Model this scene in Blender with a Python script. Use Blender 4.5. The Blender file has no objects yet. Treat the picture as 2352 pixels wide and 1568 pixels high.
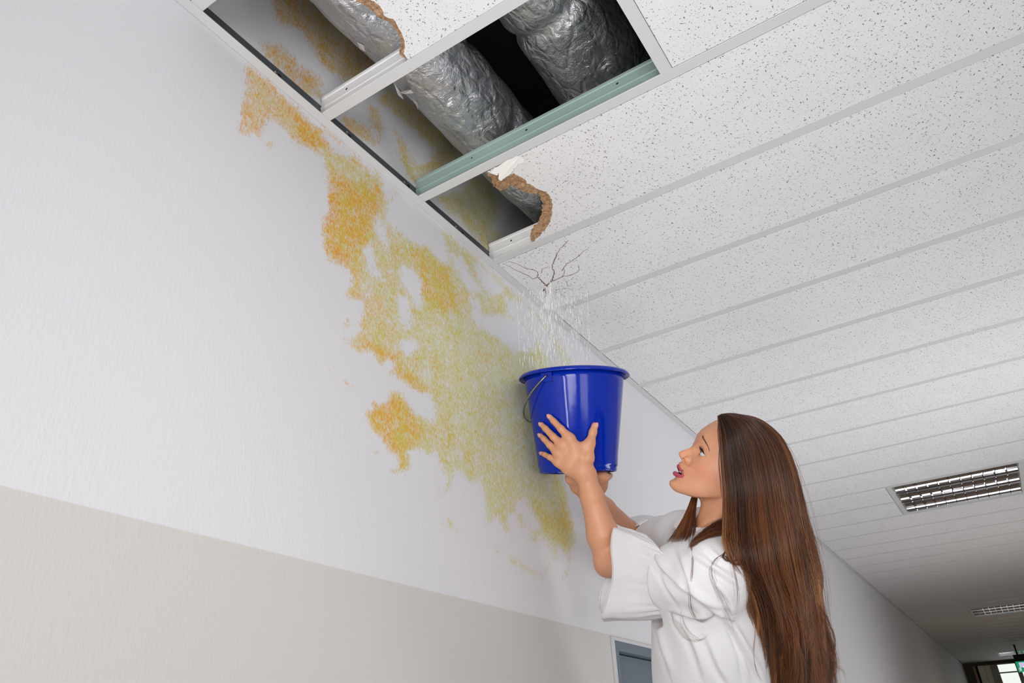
import bpy, bmesh, math, random
import numpy as np
from mathutils import Vector, Matrix

# ------------------------------------------------------------------ camera, world, lamps, exposure
random.seed(7)
RNG = np.random.default_rng(7)
S = bpy.context.scene
COL = S.collection
CAM = np.array([0.9008, 0.0, 1.70])
F_PX = 1689.24
CR = np.array([0.83725936, 0.54548782, -0.03794466])
CU = np.array([0.30141334, -0.40250735, 0.86437135])
CF = np.array([-0.45623104, 0.73514003, 0.50142035])
cam_data = bpy.data.cameras.new('camera')
cam_data.sensor_width = 36.0
cam_data.lens = F_PX * 36.0 / 2352.0
cam_data.clip_start = 0.02
cam = bpy.data.objects.new('camera', cam_data)
COL.objects.link(cam)
M = Matrix.Identity(4)
for i in range(3):
    M[i][0], M[i][1], M[i][2], M[i][3] = CR[i], CU[i], -CF[i], CAM[i]
cam.matrix_world = M
S.camera = cam

world = bpy.data.worlds.new('world')
S.world = world
world.use_nodes = True
wn = world.node_tree.nodes
wn['Background'].inputs['Color'].default_value = (0.90, 0.95, 0.88, 1)
wn['Background'].inputs['Strength'].default_value = 1.0


def area(name, loc, target, sx, sy, energy, col=(1, 1, 1)):
    d = bpy.data.lights.new(name, 'AREA')
    d.shape = 'RECTANGLE'
    d.size, d.size_y, d.energy, d.color = sx, sy, energy, col
    o = bpy.data.objects.new(name, d)
    COL.objects.link(o)
    o.location = loc
    o.rotation_euler = (Vector(target) - Vector(loc)).to_track_quat('-Z', 'Y').to_euler()
    return o





area('key_softbox', (1.60, 0.38, 1.95), (0.0, 1.9, 2.25), 0.7, 0.7, 6, (1, 0.99, 0.985))
area('front_fill', (1.12, -1.05, 1.75), (0.52, 1.5, 2.15), 1.0, 1.0, 10, (1, 0.985, 0.97)).data.spread = math.radians(95)  # added fill light, brightens the woman from the front
area('strip_softbox', (0.30, -1.3, 1.50), (0.15, 1.5, 2.45), 0.06, 0.9, 8, (1, 1, 1))
area('second_fill', (1.62, 3.1, 1.65), (0.0, 2.9, 2.2), 0.7, 0.9, 13, (1, 0.995, 0.985))  # added unseen light, evens out the left wall past the bucket
area('third_fill', (1.62, 5.4, 1.3), (0.2, 5.8, 2.6), 0.7, 1.2, 15, (1, 0.965, 0.92))  # another added light, lifts wall and ceiling further down the corridor
area('low_fill', (0.50, -0.1, 0.7), (0.35, 0.85, 3.0), 0.5, 0.5, 1.7, (1, 1, 1)).data.spread = math.radians(60)  # added from below to brighten the open ceiling cells and ducts
area('warm_fill', (1.62, 9.6, 1.5), (0.0, 9.9, 2.0), 0.3, 0.5, 2.2, (1, 0.78, 0.55))  # added to throw a warm patch on the far left wall
area('floor_fill', (0.95, 2.7, 0.45), (0.75, 2.8, 2.9), 0.8, 1.6, 11, (0.98, 0.985, 1))  # added upward light near the floor, brightens the ceiling
S.view_settings.view_transform = 'Standard'
S.view_settings.look = 'None'
S.view_settings.gamma = 1
S.view_settings.use_curve_mapping = False
S.view_settings.exposure = 0.0


# ------------------------------------------------------------------ helpers
def ray(x, y):
    return CF + (x - 1176) / F_PX * CR - (y - 784) / F_PX * CU


def px(x, y, d):
    return CAM + ray(x, y) * d


def px_x(x, y, X=0.0):
    r = ray(x, y)
    return CAM + r * ((X - CAM[0]) / r[0])


def px_y(x, y, Y):
    r = ray(x, y)
    return CAM + r * ((Y - CAM[1]) / r[1])


def px_z(x, y, Z):
    r = ray(x, y)
    return CAM + r * ((Z - CAM[2]) / r[2])


def project(P):
    d = np.asarray(P, float) - CAM
    z = d @ CF
    return 1176 + F_PX * (d @ CR) / z, 784 - F_PX * (d @ CU) / z, z


def lin(c):
    """sRGB 0-255 triple to linear rgba"""
    o = []
    for v in c:
        v /= 255.0
        o.append(v / 12.92 if v <= 0.04045 else ((v + 0.055) / 1.055) ** 2.4)
    return tuple(o) + (1.0,)


def mat(name, col=(200, 200, 200), rough=0.6, metal=0.0, spec=0.5, **kw):
    m = bpy.data.materials.new(name)
    m.use_nodes = True
    b = m.node_tree.nodes['Principled BSDF']
    b.inputs['Base Color'].default_value = lin(col)
    b.inputs['Roughness'].default_value = rough
    b.inputs['Metallic'].default_value = metal
    b.inputs['Specular IOR Level'].default_value = spec
    for k, v in kw.items():
        b.inputs[k.replace('_', ' ')].default_value = v
    return m


class NT:
    """small wrapper to write node graphs briefly"""
    def __init__(self, m):
        self.t = m.node_tree
        self.b = self.t.nodes.get('Principled BSDF')

    def n(self, kind, ins=None, **props):
        x = self.t.nodes.new(kind)
        for k, v in props.items():
            setattr(x, k, v)
        for k, v in (ins or {}).items():
            if isinstance(v, bpy.types.NodeSocket):
                self.t.links.new(v, x.inputs[k])
            else:
                x.inputs[k].default_value = v
        return x

    def math(self, op, a, b=None, clamp=False):
        x = self.n('ShaderNodeMath', {0: a} if b is None else {0: a, 1: b}, operation=op)
        x.use_clamp = clamp
        return x.outputs[0]

    def mix(self, f, a, b, blend='MIX'):
        x = self.n('ShaderNodeMix', None, data_type='RGBA', blend_type=blend)
        for k, v in ((0, f), (6, a), (7, b)):
            if isinstance(v, bpy.types.NodeSocket):
                self.t.links.new(v, x.inputs[k])
            else:
                x.inputs[k].default_value = v
        return x.outputs[2]

    def ramp(self, fac, stops):
        x = self.n('ShaderNodeValToRGB', {0: fac})
        e = x.color_ramp.elements
        while len(e) < len(stops):
            e.new(0.5)
        for i, (p, c) in enumerate(stops):
            e[i].position = p
            e[i].color = c if len(c) == 4 else tuple(c) + (1,)
        return x.outputs[0]

    def smooth(self, v, a, b):
        x = self.n('ShaderNodeMapRange', {0: v, 1: a, 2: b}, interpolation_type='SMOOTHSTEP')
        return x.outputs[0]

    def noise(self, vec, scale, detail=3, rough=0.5, dist=0.0):
        return self.n('ShaderNodeTexNoise', {'Vector': vec, 'Scale': scale, 'Detail': detail, 'Roughness': rough, 'Distortion': dist}).outputs[0]

    def bump(self, h, strength, dist):
        x = self.n('ShaderNodeBump', {'Height': h, 'Strength': strength, 'Distance': dist})
        self.t.links.new(x.outputs[0], self.b.inputs['Normal'])
        return x

    def link(self, a, name):
        self.t.links.new(a, self.b.inputs[name])


def mesh(name, V, Fc, mats, parent=None, smooth=False, mi=None):
    me = bpy.data.meshes.new(name)
    me.from_pydata([tuple(map(float, v)) for v in V], [], [tuple(map(int, f)) for f in Fc])
    for m in (mats if isinstance(mats, (list, tuple)) else [mats]):
        me.materials.append(m)
    if mi is not None:
        me.polygons.foreach_set('material_index', np.asarray(mi, np.int32))
    if smooth:
        me.polygons.foreach_set('use_smooth', np.ones(len(me.polygons), bool))
    me.update()
    o = bpy.data.objects.new(name, me)
    COL.objects.link(o)
    if parent is not None:
        o.parent = parent
        o.matrix_parent_inverse = parent.matrix_world.inverted() if parent.type == 'EMPTY' else Matrix.Identity(4)
        if parent.type == 'EMPTY':
            o.matrix_parent_inverse = Matrix.Translation(-Vector(parent.location))
    return o


class MB:
    """collects geometry of ONE object"""
    def __init__(self):
        self.V, self.F, self.mi = [], [], []

    def add(self, V, Fc, mi=0):
        n = len(self.V)
        self.V += [tuple(v) for v in V]
        self.F += [tuple(i + n for i in f) for f in Fc]
        self.mi += [mi] * len(Fc)
        return self

    def box(self, a, b, mi=0):
        (x0, y0, z0), (x1, y1, z1) = a, b
        V = [(x0, y0, z0), (x1, y0, z0), (x1, y1, z0), (x0, y1, z0), (x0, y0, z1), (x1, y0, z1), (x1, y1, z1), (x0, y1, z1)]
        return self.add(V, [(3, 2, 1, 0), (4, 5, 6, 7), (0, 1, 5, 4), (1, 2, 6, 5), (2, 3, 7, 6), (3, 0, 4, 7)], mi)

    def extrude_x(self, prof, x0, x1, mi=0):
        """closed (y, z) profile swept along x"""
        n = len(prof)
        V = [(x0, y, z) for y, z in prof] + [(x1, y, z) for y, z in prof]
        mm = mi if isinstance(mi, (list, tuple)) else [mi] * n
        for i in range(n):
            j = (i + 1) % n
            self.F.append(tuple(len(self.V) + k for k in (i, n + i, n + j, j)))
            self.mi.append(mm[i])
        k0 = len(self.V)
        self.V += V
        self.F.append(tuple(k0 + i for i in range(n)))
        self.F.append(tuple(k0 + n + i for i in reversed(range(n))))
        self.mi += [mm[0], mm[0]]
        return self

    def tube(self, pts, rad, seg=8, mi=0, cap=True):
        V, Fc = tube_geo(pts, rad, seg, cap)
        return self.add(V, Fc, mi)

    def rings(self, rings, mi=0, close=True, cap0=False, cap1=False):
        """loft of equal-length point rings"""
        n = len(rings[0])
        V = [tuple(p) for r in rings for p in r]
        Fc = []
        for i in range(len(rings) - 1):
            for j in range(n if close else n - 1):
                k = (j + 1) % n
                Fc.append((i * n + j, i * n + k, (i + 1) * n + k, (i + 1) * n + j))
        if cap0:
            Fc.append(tuple(reversed(range(n))))
        if cap1:
            Fc.append(tuple((len(rings) - 1) * n + j for j in range(n)))
        return self.add(V, Fc, mi)

    def build(self, name, mats, parent=None, smooth=False):
        return mesh(name, self.V, self.F, mats, parent, smooth, self.mi)


def tube_geo(pts, rad, seg=8, cap=True):
    P = np.asarray(pts, float)
    n = len(P)
    R = np.full(n, rad) if np.isscalar(rad) else np.asarray(rad, float)
    T = np.gradient(P, axis=0)
    T /= np.linalg.norm(T, axis=1, keepdims=True) + 1e-12
    up = np.array([0, 0, 1.0]) if abs(T[0][2]) < 0.9 else np.array([1.0, 0, 0])
    N = np.cross(T[0], up)
    N /= np.linalg.norm(N)
    V = []
    for i in range(n):
        N = N - T[i] * (N @ T[i])
        N /= np.linalg.norm(N)
        B = np.cross(T[i], N)
        for k in range(seg):
            a = 2 * math.pi * k / seg
            V.append(P[i] + R[i] * (math.cos(a) * N + math.sin(a) * B))
    Fc = []
    for i in range(n - 1):
        for k in range(seg):
            l = (k + 1) % seg
            Fc.append((i * seg + k, i * seg + l, (i + 1) * seg + l, (i + 1) * seg + k))
    if cap:
        Fc.append(tuple(reversed(range(seg))))
        Fc.append(tuple((n - 1) * seg + k for k in range(seg)))
    return V, Fc


def empty(name, loc=(0, 0, 0)):
    o = bpy.data.objects.new(name, None)
    COL.objects.link(o)
    o.location = loc
    o.empty_display_size = 0.05
    return o


def tag(o, label=None, cat=None, group=None, kind=None):
    for k, v in (('label', label), ('category', cat), ('group', group), ('kind', kind)):
        if v:
            o[k] = v
    return o


def copy_tree(o, delta, parent=None):
    c = o.copy()
    COL.objects.link(c)
    if parent is None:
        c.location = Vector(o.location) + Vector(delta)
    else:
        c.parent = parent
        c.matrix_parent_inverse = o.matrix_parent_inverse.copy()
    for ch in list(o.children):
        copy_tree(ch, delta, c)
    return c


def poly_sdf(P, poly):
    """signed distance (positive inside) of points P (n,2) to polygon"""
    A = np.asarray(poly, float)
    B = np.roll(A, -1, axis=0)
    best = np.full(len(P), 1e9)
    ins = np.zeros(len(P), bool)
    for a, b in zip(A, B):
        d = b - a
        t = np.clip(((P - a) @ d) / (d @ d + 1e-12), 0, 1)
        q = P - a - t[:, None] * d
        best = np.minimum(best, np.einsum('ij,ij->i', q, q))
        c = (a[1] > P[:, 1]) != (b[1] > P[:, 1])
        with np.errstate(divide='ignore', invalid='ignore'):
            xi = (b[0] - a[0]) * (P[:, 1] - a[1]) / (b[1] - a[1] + 1e-30) + a[0]
        ins ^= c & (P[:, 0] < xi)
    s = np.sqrt(best)
    return np.where(ins, s, -s)


def catmull(pts, n):
    """resample a smooth curve through points"""
    P = np.asarray(pts, float)
    if len(P) == 2:
        t = np.linspace(0, 1, n)[:, None]
        return P[0] * (1 - t) + P[1] * t
    E = np.vstack([2 * P[0] - P[1], P, 2 * P[-1] - P[-2]])
    u = np.linspace(0, len(P) - 1 - 1e-9, n)
    i = u.astype(int)
    t = (u - i)[:, None]
    a, b, c, d = E[i], E[i + 1], E[i + 2], E[i + 3]
    return 0.5 * (2 * b + (c - a) * t + (2 * a - 5 * b + 4 * c - d) * t ** 2 + (3 * b - 3 * c + d - a) * t ** 3)

# ------------------------------------------------------------------ the room
HC = 2.885           # underside of the ceiling grid
PITCH, Y0, FL = 0.3125, 0.4134, 0.0248   # bar spacing, first bar, flange width
WR = 1.74            # corridor width
YB, YE = -3.5, 14.85  # back and far end
ZS = 3.62            # concrete soffit above the ceiling
BAND = 1.7 + 0.2943
bar_y = lambda k: Y0 + PITCH * k


def attr(o, name, vals):
    a = o.data.attributes.new(name, 'FLOAT', 'POINT')
    a.data.foreach_set('value', np.asarray(vals, np.float32))


# --- wall materials
m_wall = mat('painted_plaster', (222, 222, 226), 0.55, spec=0.35)
nt = NT(m_wall)
pos = nt.n('ShaderNodeNewGeometry').outputs['Position']
sep = nt.n('ShaderNodeSeparateXYZ', {0: pos})
dens = nt.n('ShaderNodeAttribute', attribute_name='stain').outputs['Fac']
hue = nt.n('ShaderNodeAttribute', attribute_name='stain_hue').outputs['Fac']
edge_n = nt.noise(pos, 26, 5, 0.62)
mid_n = nt.noise(pos, 75, 3, 0.6)
stretch = nt.n('ShaderNodeMapping', {'Vector': pos, 'Scale': (1, 1.0, 0.5)}).outputs[0]
fine_n = nt.math('ADD', nt.math('MULTIPLY', nt.noise(stretch, 230, 2, 0.6, 0.5), 0.6), nt.math('MULTIPLY', nt.noise(pos, 520, 2, 0.6), 0.4))
d1 = nt.math('ADD', dens, nt.math('MULTIPLY', nt.math('SUBTRACT', edge_n, 0.5), 2.6))
d1 = nt.math('ADD', d1, nt.math('MULTIPLY', nt.math('SUBTRACT', mid_n, 0.5), 2.2))
d1 = nt.math('ADD', d1, nt.math('MULTIPLY', nt.math('SUBTRACT', fine_n, 0.5), 4.2))
mask = nt.smooth(d1, -0.05, 0.7)
h1 = nt.math('ADD', hue, nt.math('MULTIPLY', nt.math('SUBTRACT', nt.noise(pos, 14, 4, 0.6), 0.5), 0.9))
h1 = nt.math('ADD', h1, nt.math('MULTIPLY', nt.math('SUBTRACT', fine_n, 0.5), 2.4))
stain_c = nt.ramp(h1, [(0.0, lin((206, 212, 150))), (0.3, lin((204, 200, 108))), (0.52, lin((214, 188, 84))), (0.78, lin((226, 172, 62))), (1.0, lin((222, 148, 64)))])
paint = nt.mix(nt.smooth(sep.outputs[2], BAND - 0.0012, BAND + 0.0012), lin((209, 206, 203)), lin((224, 224, 228)))
mot = nt.noise(pos, 3.0, 3, 0.5)
paint = nt.mix(nt.math('MULTIPLY', mot, 0.05), paint, lin((190, 188, 190)))
strength = nt.math('MULTIPLY', mask, nt.smooth(d1, -0.2, 2.8))
strength = nt.math('ADD', nt.math('MULTIPLY', strength, 1.0), nt.math('MULTIPLY', mask, 0.26), True)
nt.link(nt.mix(strength, paint, stain_c), 'Base Color')
roll = nt.noise(nt.n('ShaderNodeMapping', {'Vector': pos, 'Scale': (1, 1, 0.35)}).outputs[0], 170, 3, 0.55)
nt.bump(nt.math('ADD', nt.math('MULTIPLY', roll, 0.6), nt.math('MULTIPLY', nt.math('MULTIPLY', fine_n, mask), 0.8)), 0.35, 0.0015)

m_white = mat('white_enamel', (206, 207, 209), 0.5, spec=0.45)
m_web = mat('white_web', (232, 232, 233), 0.38, spec=0.5)
m_green = mat('pale_green_enamel', (150, 172, 168), 0.4, spec=0.5)
m_zinc = mat('dull_zinc', (92, 96, 100), 0.55, 0.35)
m_dark = mat('dark_hole', (22, 22, 24), 0.8)
m_steel = mat('bright_steel', (190, 190, 188), 0.3, 1.0)
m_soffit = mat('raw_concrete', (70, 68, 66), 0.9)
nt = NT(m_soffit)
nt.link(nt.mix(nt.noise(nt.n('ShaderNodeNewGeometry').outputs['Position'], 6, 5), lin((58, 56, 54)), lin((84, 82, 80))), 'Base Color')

# --- stained left wall: one grid, the stain held as a density on its vertices
STAIN = [(566, 138), (562, 165), (563, 205), (553, 240), (548, 265), (542, 295), (545, 310), (560, 316), (580, 308), (592, 316), (607, 310),
         (613, 290), (625, 276), (642, 285), (655, 300), (668, 322), (690, 340), (712, 350), (730, 362), (741, 375), (745, 400), (752, 430),
         (752, 480), (738, 500), (736, 545), (746, 580), (755, 600), (775, 612), (797, 626), (803, 640), (796, 670), (797, 687), (815, 694),
         (828, 692), (832, 710), (826, 735), (819, 755), (815, 770), (800, 775), (784, 772), (790, 790), (800, 805), (825, 812), (842, 808),
         (858, 822), (868, 842), (888, 856), (905, 864), (928, 882), (952, 898), (985, 912), (992, 930), (996, 955), (992, 964), (975, 955),
         (955, 945), (946, 932), (935, 913), (924, 898), (912, 891), (900, 894), (890, 905), (888, 920), (870, 927), (856, 920), (846, 912),
         (858, 932), (856, 940), (838, 942), (836, 958), (848, 975), (855, 995), (872, 1003), (885, 1020), (892, 1038), (906, 1046),
         (915, 1060), (910, 1072), (899, 1082), (905, 1091), (920, 1085), (935, 1089), (944, 1078), (943, 1050), (937, 1040), (942, 1031),
         (955, 1034), (970, 1043), (985, 1051), (997, 1040), (1000, 1060), (1010, 1070), (1017, 1085), (1023, 1100), (1018, 1120),
         (1022, 1136), (1035, 1125), (1042, 1105), (1048, 1085), (1056, 1086), (1066, 1100), (1080, 1108), (1098, 1110), (1106, 1130),
         (1112, 1150), (1112, 1180), (1118, 1206), (1130, 1202), (1141, 1190), (1150, 1212), (1164, 1234), (1172, 1215), (1172, 1190),
         (1184, 1178), (1192, 1214), (1203, 1222), (1206, 1210), (1212, 1206), (1218, 1238), (1230, 1250), (1242, 1232), (1255, 1246),
         (1266, 1270), (1276, 1297), (1287, 1258), (1298, 1272), (1306, 1297), (1313, 1270), (1324, 1240), (1319, 1205), (1313, 1180),
         (1306, 1150), (1302, 1120), (1300, 1080), (1310, 1000), (1320, 900), (1312, 830), (1296, 795), (1275, 765), (1250, 735), (1222, 706),
         (1195, 680), (1165, 652), (1117, 606), (958, 478), (760, 300), (714, 262)]
HOLES = [[(880, 400), (893, 425), (905, 440), (962, 476), (992, 500), (1012, 530), (1018, 565), (1030, 602), (1012, 596), (990, 566), (962, 556), (940, 546), (915, 522), (890, 500), (898, 465), (886, 440)],
         [(846, 565), (856, 600), (866, 628), (858, 628), (850, 605), (845, 580)], [(868, 500), (880, 520), (888, 556), (878, 545), (868, 525)],
         [(925, 618), (948, 622), (962, 640), (968, 690), (960, 700), (945, 675), (928, 650)],
         [(915, 680), (930, 690), (940, 740), (935, 750), (922, 720)], [(1042, 592), (1056, 600), (1070, 628), (1058, 628), (1046, 612)],
         [(1062, 628), (1085, 640), (1100, 665), (1092, 668), (1070, 650)], [(1100, 612), (1130, 640), (1150, 668), (1128, 672), (1110, 650)],
         [(1108, 732), (1140, 728), (1180, 740), (1205, 752), (1232, 782), (1215, 800), (1190, 805), (1160, 778), (1128, 758), (1108, 748)],
         [(922, 792), (945, 782), (955, 798), (935, 812)], [(880, 838), (892, 826), (905, 845), (892, 856)],
         [(1188, 1165), (1200, 1152), (1228, 1190), (1236, 1206), (1222, 1212), (1204, 1190)],
         [(1085, 690), (1096, 700), (1108, 740), (1100, 748), (1090, 720)], [(690, 225), (715, 262), (735, 285), (722, 285), (700, 258)],
         [(1165, 690), (1205, 702), (1240, 740), (1260, 775), (1285, 830), (1262, 812), (1232, 772), (1200, 742), (1172, 720)],
         [(745, 310), (770, 330), (800, 352), (788, 352), (762, 336)]]
SPOTS = [[(610, 322), (640, 322), (638, 335), (618, 345)], [(790, 735), (802, 728), (806, 750), (794, 756), (786, 748)],
         [(1018, 1190), (1032, 1186), (1042, 1200), (1046, 1214), (1034, 1216), (1020, 1204)], [(1050, 1210), (1062, 1212), (1066, 1224), (1050, 1222)],
         [(1168, 1278), (1185, 1276), (1200, 1292), (1225, 1306), (1250, 1318), (1258, 1290), (1264, 1300), (1256, 1326), (1236, 1324), (1205, 1312), (1175, 1296)],
         [(790, 876), (802, 880), (812, 892), (806, 892)], [(1004, 1126), (1012, 1128), (1018, 1142), (1010, 1144)],
         [(854, 1030), (864, 1028), (868, 1044), (858, 1046)], [(895, 440), (905, 448), (906, 462), (896, 458)],
         [(1138, 1256), (1148, 1256), (1146, 1276), (1138, 1270)], [(1292, 1312), (1306, 1310), (1308, 1326), (1296, 1328)], [(752, 850), (760, 856), (756, 860)],
         # above the ceiling
         [(612, -60), (628, 20), (648, 55), (690, 66), (720, 110), (752, 160), (800, 190), (860, 200), (905, 150), (860, 90), (790, 40), (740, -10), (735, -80)],
         [(596, 96), (640, 104), (676, 132), (690, 168), (700, 150), (735, 186), (742, 218), (722, 228), (680, 208), (640, 160), (612, 128)],
         [(782, 268), (815, 272), (850, 300), (868, 330), (852, 330), (815, 312), (790, 292)], [(845, 240), (868, 252), (882, 290), (872, 320), (858, 290)],
         [(890, 200), (950, 240), (1010, 290), (1075, 340), (1090, 380), (1020, 420), (960, 420), (940, 380), (985, 372), (1000, 340), (950, 300), (905, 260), (872, 232)],
         [(905, 300), (930, 330), (955, 385), (975, 420), (950, 425), (925, 380)],
         [(1000, 452), (1055, 440), (1100, 400), (1140, 420), (1150, 480), (1130, 520), (1180, 560), (1150, 600), (1100, 560), (1050, 500)]]
DEEP = [[(940, 575), (990, 560), (1030, 610), (1060, 680), (1050, 720), (985, 720), (955, 680)], [(838, 942), (890, 890), (940, 920), (985, 990), (960, 1030), (940, 1085), (900, 1085), (910, 1060), (850, 985)],
        [(840, 780), (900, 800), (990, 900), (960, 900), (880, 850)], [(745, 400), (880, 430), (870, 520), (800, 620), (750, 580)], [(655, 240), (720, 265), (760, 340), (690, 335)],
        [(1230, 1150), (1320, 1200), (1310, 1290), (1230, 1200)], [(1270, 1080), (1310, 1150), (1320, 1250), (1280, 1200)]]
DY0, DY1, DZ = 1.888, 2.74, 1.982      # door opening in the left wall
gy = np.unique(np.round(np.concatenate([[YB, -1.5, 0.0], np.arange(0.2, 2.75, 0.0075), [DY0, DY1], np.arange(3, YE, 1.0), [YE]]), 4))
gz = np.unique(np.round(np.concatenate([[0, 1.0, 1.9, DZ], np.arange(2.0, 3.3, 0.0075), [3.45, ZS]]), 4))
GY, GZ = np.meshgrid(gy, gz, indexing='ij')
V = np.stack([np.zeros(GY.size), GY.ravel(), GZ.ravel()], 1)
NZ = len(gz)
Fc = []
for i in range(len(gy) - 1):
    for j in range(NZ - 1):
        if DY0 - 1e-4 <= gy[i] and gy[i + 1] <= DY1 + 1e-4 and gz[j + 1] <= DZ + 1e-4:
            continue
        Fc.append((i * NZ + j, (i + 1) * NZ + j, (i + 1) * NZ + j + 1, i * NZ + j + 1))
wall_left = mesh('wall_left', V, Fc, m_wall)
tag(wall_left, kind='structure', label='white corridor wall with large yellow and orange water stain')
dens = np.full(len(V), -3.0)
huev = np.full(len(V), 0.3)
sel = (V[:, 1] > 0.19) & (V[:, 1] < 2.76) & (V[:, 2] > 1.95)
xx, yy, zz = project(V[sel])
P2 = np.stack([xx, yy], 1)
low = V[sel][:, 2] < HC + 0.02
main = poly_sdf(P2, STAIN)
d = np.where(low, main, -40.0)
for h in HOLES:
    d = np.where(low, np.minimum(d, -poly_sdf(P2, h) - 1), d)
up = np.full(len(P2), -60.0)
for i, h in enumerate(SPOTS):
    s = poly_sdf(P2, h)
    if i < 12:
        d = np.where(low, np.maximum(d, s + 1), d)
    else:
        up = np.maximum(up, s)
d = np.where(low, d, np.where(up > -20, up + 5, up))
deep = np.max([poly_sdf(P2, h) for h in DEEP], axis=0)
dens[sel] = np.clip(d / 13.0, -3, 1.0) + 0.55 * np.clip((deep + 8) / 25, 0, 1) * (d > 0)
# orange near the upper left and the old left edge, olive towards the lower right
hv = 0.60 - 0.40 * np.clip((P2[:, 0] - 600) / 620, 0, 1) - 0.05 * np.clip((P2[:, 1] - 900) / 300, 0, 1)
hv += 0.20 * np.clip((deep + 10) / 30, 0, 1)
hv += 0.14 * np.clip(1 - main / 40, 0, 1) * np.clip((1050 - P2[:, 0]) / 200, 0, 1)
huev[sel] = np.clip(hv, 0.1, 0.95)
attr(wall_left, 'stain', dens)
attr(wall_left, 'stain_hue', huev)

m_plain = mat('plain_paint', (216, 215, 215), 0.6, spec=0.3)
nt = NT(m_plain)
pos = nt.n('ShaderNodeNewGeometry').outputs['Position']
nt.link(nt.mix(nt.noise(pos, 2.5, 4), lin((212, 211, 212)), lin((222, 221, 221))), 'Base Color')
m_floor = mat('speckled_linoleum', (128, 104, 82), 0.4)
nt = NT(m_floor)
pos = nt.n('ShaderNodeNewGeometry').outputs['Position']
nt.link(nt.mix(nt.noise(pos, 60, 5, 0.7), lin((108, 86, 66)), lin((150, 124, 98))), 'Base Color')
tag(MB().box((-0.25, YB, -0.1), (WR + 0.1, YE + 0.1, 0)).build('floor', m_floor), kind='structure')
tag(MB().box((WR, YB, 0), (WR + 0.1, YE, ZS)).build('wall_right', m_plain), kind='structure')
tag(MB().box((-0.02, YB - 0.1, 0), (WR + 0.1, YB, ZS)).build('wall_back', m_plain), kind='structure')

# --- suspended ceiling
m_tile = mat('mineral_fibre_tile', (226, 226, 229), 0.8, spec=0.25)
nt = NT(m_tile)
co = nt.n('ShaderNodeNewGeometry').outputs['Position']
warp = nt.n('ShaderNodeMix', None, data_type='VECTOR')
nz = nt.n('ShaderNodeTexNoise', {'Vector': co, 'Scale': 55.0, 'Detail': 2.0})
nt.t.links.new(co, warp.inputs[4])
nt.t.links.new(nz.outputs['Color'], warp.inputs[5])
warp.inputs[0].default_value = 0.010


def specks(scale, ang, sx, lo, hi, off):
    turn = nt.n('ShaderNodeMapping', {'Vector': warp.outputs[1], 'Rotation': (0, 0, ang)})
    mp = nt.n('ShaderNodeMapping', {'Vector': turn.outputs[0], 'Location': (off, off * 2, 0), 'Scale': (sx, 1, 0.0)})
    v = nt.n('ShaderNodeTexVoronoi', {'Vector': mp.outputs[0], 'Scale': scale, 'Randomness': 1.0}, voronoi_dimensions='2D')
    cell = nt.n('ShaderNodeSeparateColor', {0: v.outputs['Color']})
    r = nt.math('MULTIPLY', nt.math('SUBTRACT', cell.outputs[0], lo), hi)   # many cells hold no speck
    return nt.smooth(nt.math('SUBTRACT', r, v.outputs['Distance']), 0.0, 0.05)


sp = specks(155, 0.5, 0.47, 0.56, 0.40, 0.0)
for a in ((138, 1.7, 0.40, 0.68, 0.54, 3.1), (178, -0.55, 0.43, 0.69, 0.52, 7.7), (150, 2.5, 0.40, 0.70, 0.54, 9.1), (290, 0.2, 0.7, 0.52, 0.36, 5.3)):
    sp = nt.math('MAXIMUM', sp, specks(*a))
base = nt.mix(nt.noise(co, 9, 4), lin((222, 222, 225)), lin((232, 232, 234)))
nt.link(nt.mix(sp, base, lin((124, 123, 123))), 'Base Color')
rough = nt.noise(co, 240, 2)
nt.bump(nt.math('SUBTRACT', nt.math('MULTIPLY', rough, 0.35), sp), 0.55, 0.0018)
m_fibre = mat('torn_brown_fibre', (196, 158, 122), 0.95, spec=0.1)
nt = NT(m_fibre)
co = nt.n('ShaderNodeNewGeometry').outputs['Position']
nt.link(nt.ramp(nt.noise(co, 130, 5, 0.7), [(0.3, lin((150, 112, 82))), (0.5, lin((196, 158, 124))), (0.72, lin((222, 190, 158)))]), 'Base Color')
nt.bump(nt.noise(co, 260, 5, 0.75), 0.9, 0.004)
m_flake = mat('bare_white_skin', (240, 240, 238), 0.8, spec=0.2)

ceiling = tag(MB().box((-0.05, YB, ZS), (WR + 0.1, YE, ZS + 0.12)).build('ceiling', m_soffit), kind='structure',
              label='white suspended ceiling of narrow speckled tiles with broken ones by wall')
TZ = HC - 0.0003
TE = FL / 2 + 0.0009       # tile edge clears the flange
TT = 0.016
FIX = (12, 27, 42)              # grid rows where the square lamps sit (two rows each)
FX0, FX1 = 0.553, 1.177
WEBH = 0.066


def bar_prof(k, fl=FL):
    y = bar_y(k)
    h = fl / 2
    return [(y - h, HC + 0.0008), (y - h + 0.0008, HC), (y + h - 0.0008, HC), (y + h, HC + 0.0008), (y + h, HC + 0.0016), (y + 0.0022, HC + 0.0024),
            (y + 0.0022, HC + 0.030), (y + 0.0034, HC + 0.032), (y + 0.0034, HC + 0.036), (y + 0.0022, HC + 0.038), (y + 0.0022, HC + WEBH - 0.009),
            (y + 0.0045, HC + WEBH - 0.007), (y + 0.0045, HC + WEBH), (y - 0.0045, HC + WEBH), (y - 0.0045, HC + WEBH - 0.007), (y - 0.0022, HC + WEBH - 0.009),
            (y - 0.0022, HC + 0.038), (y - 0.0034, HC + 0.036), (y - 0.0034, HC + 0.032), (y - 0.0022, HC + 0.030), (y - 0.0022, HC + 0.0024), (y - h, HC + 0.0016)]


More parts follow.
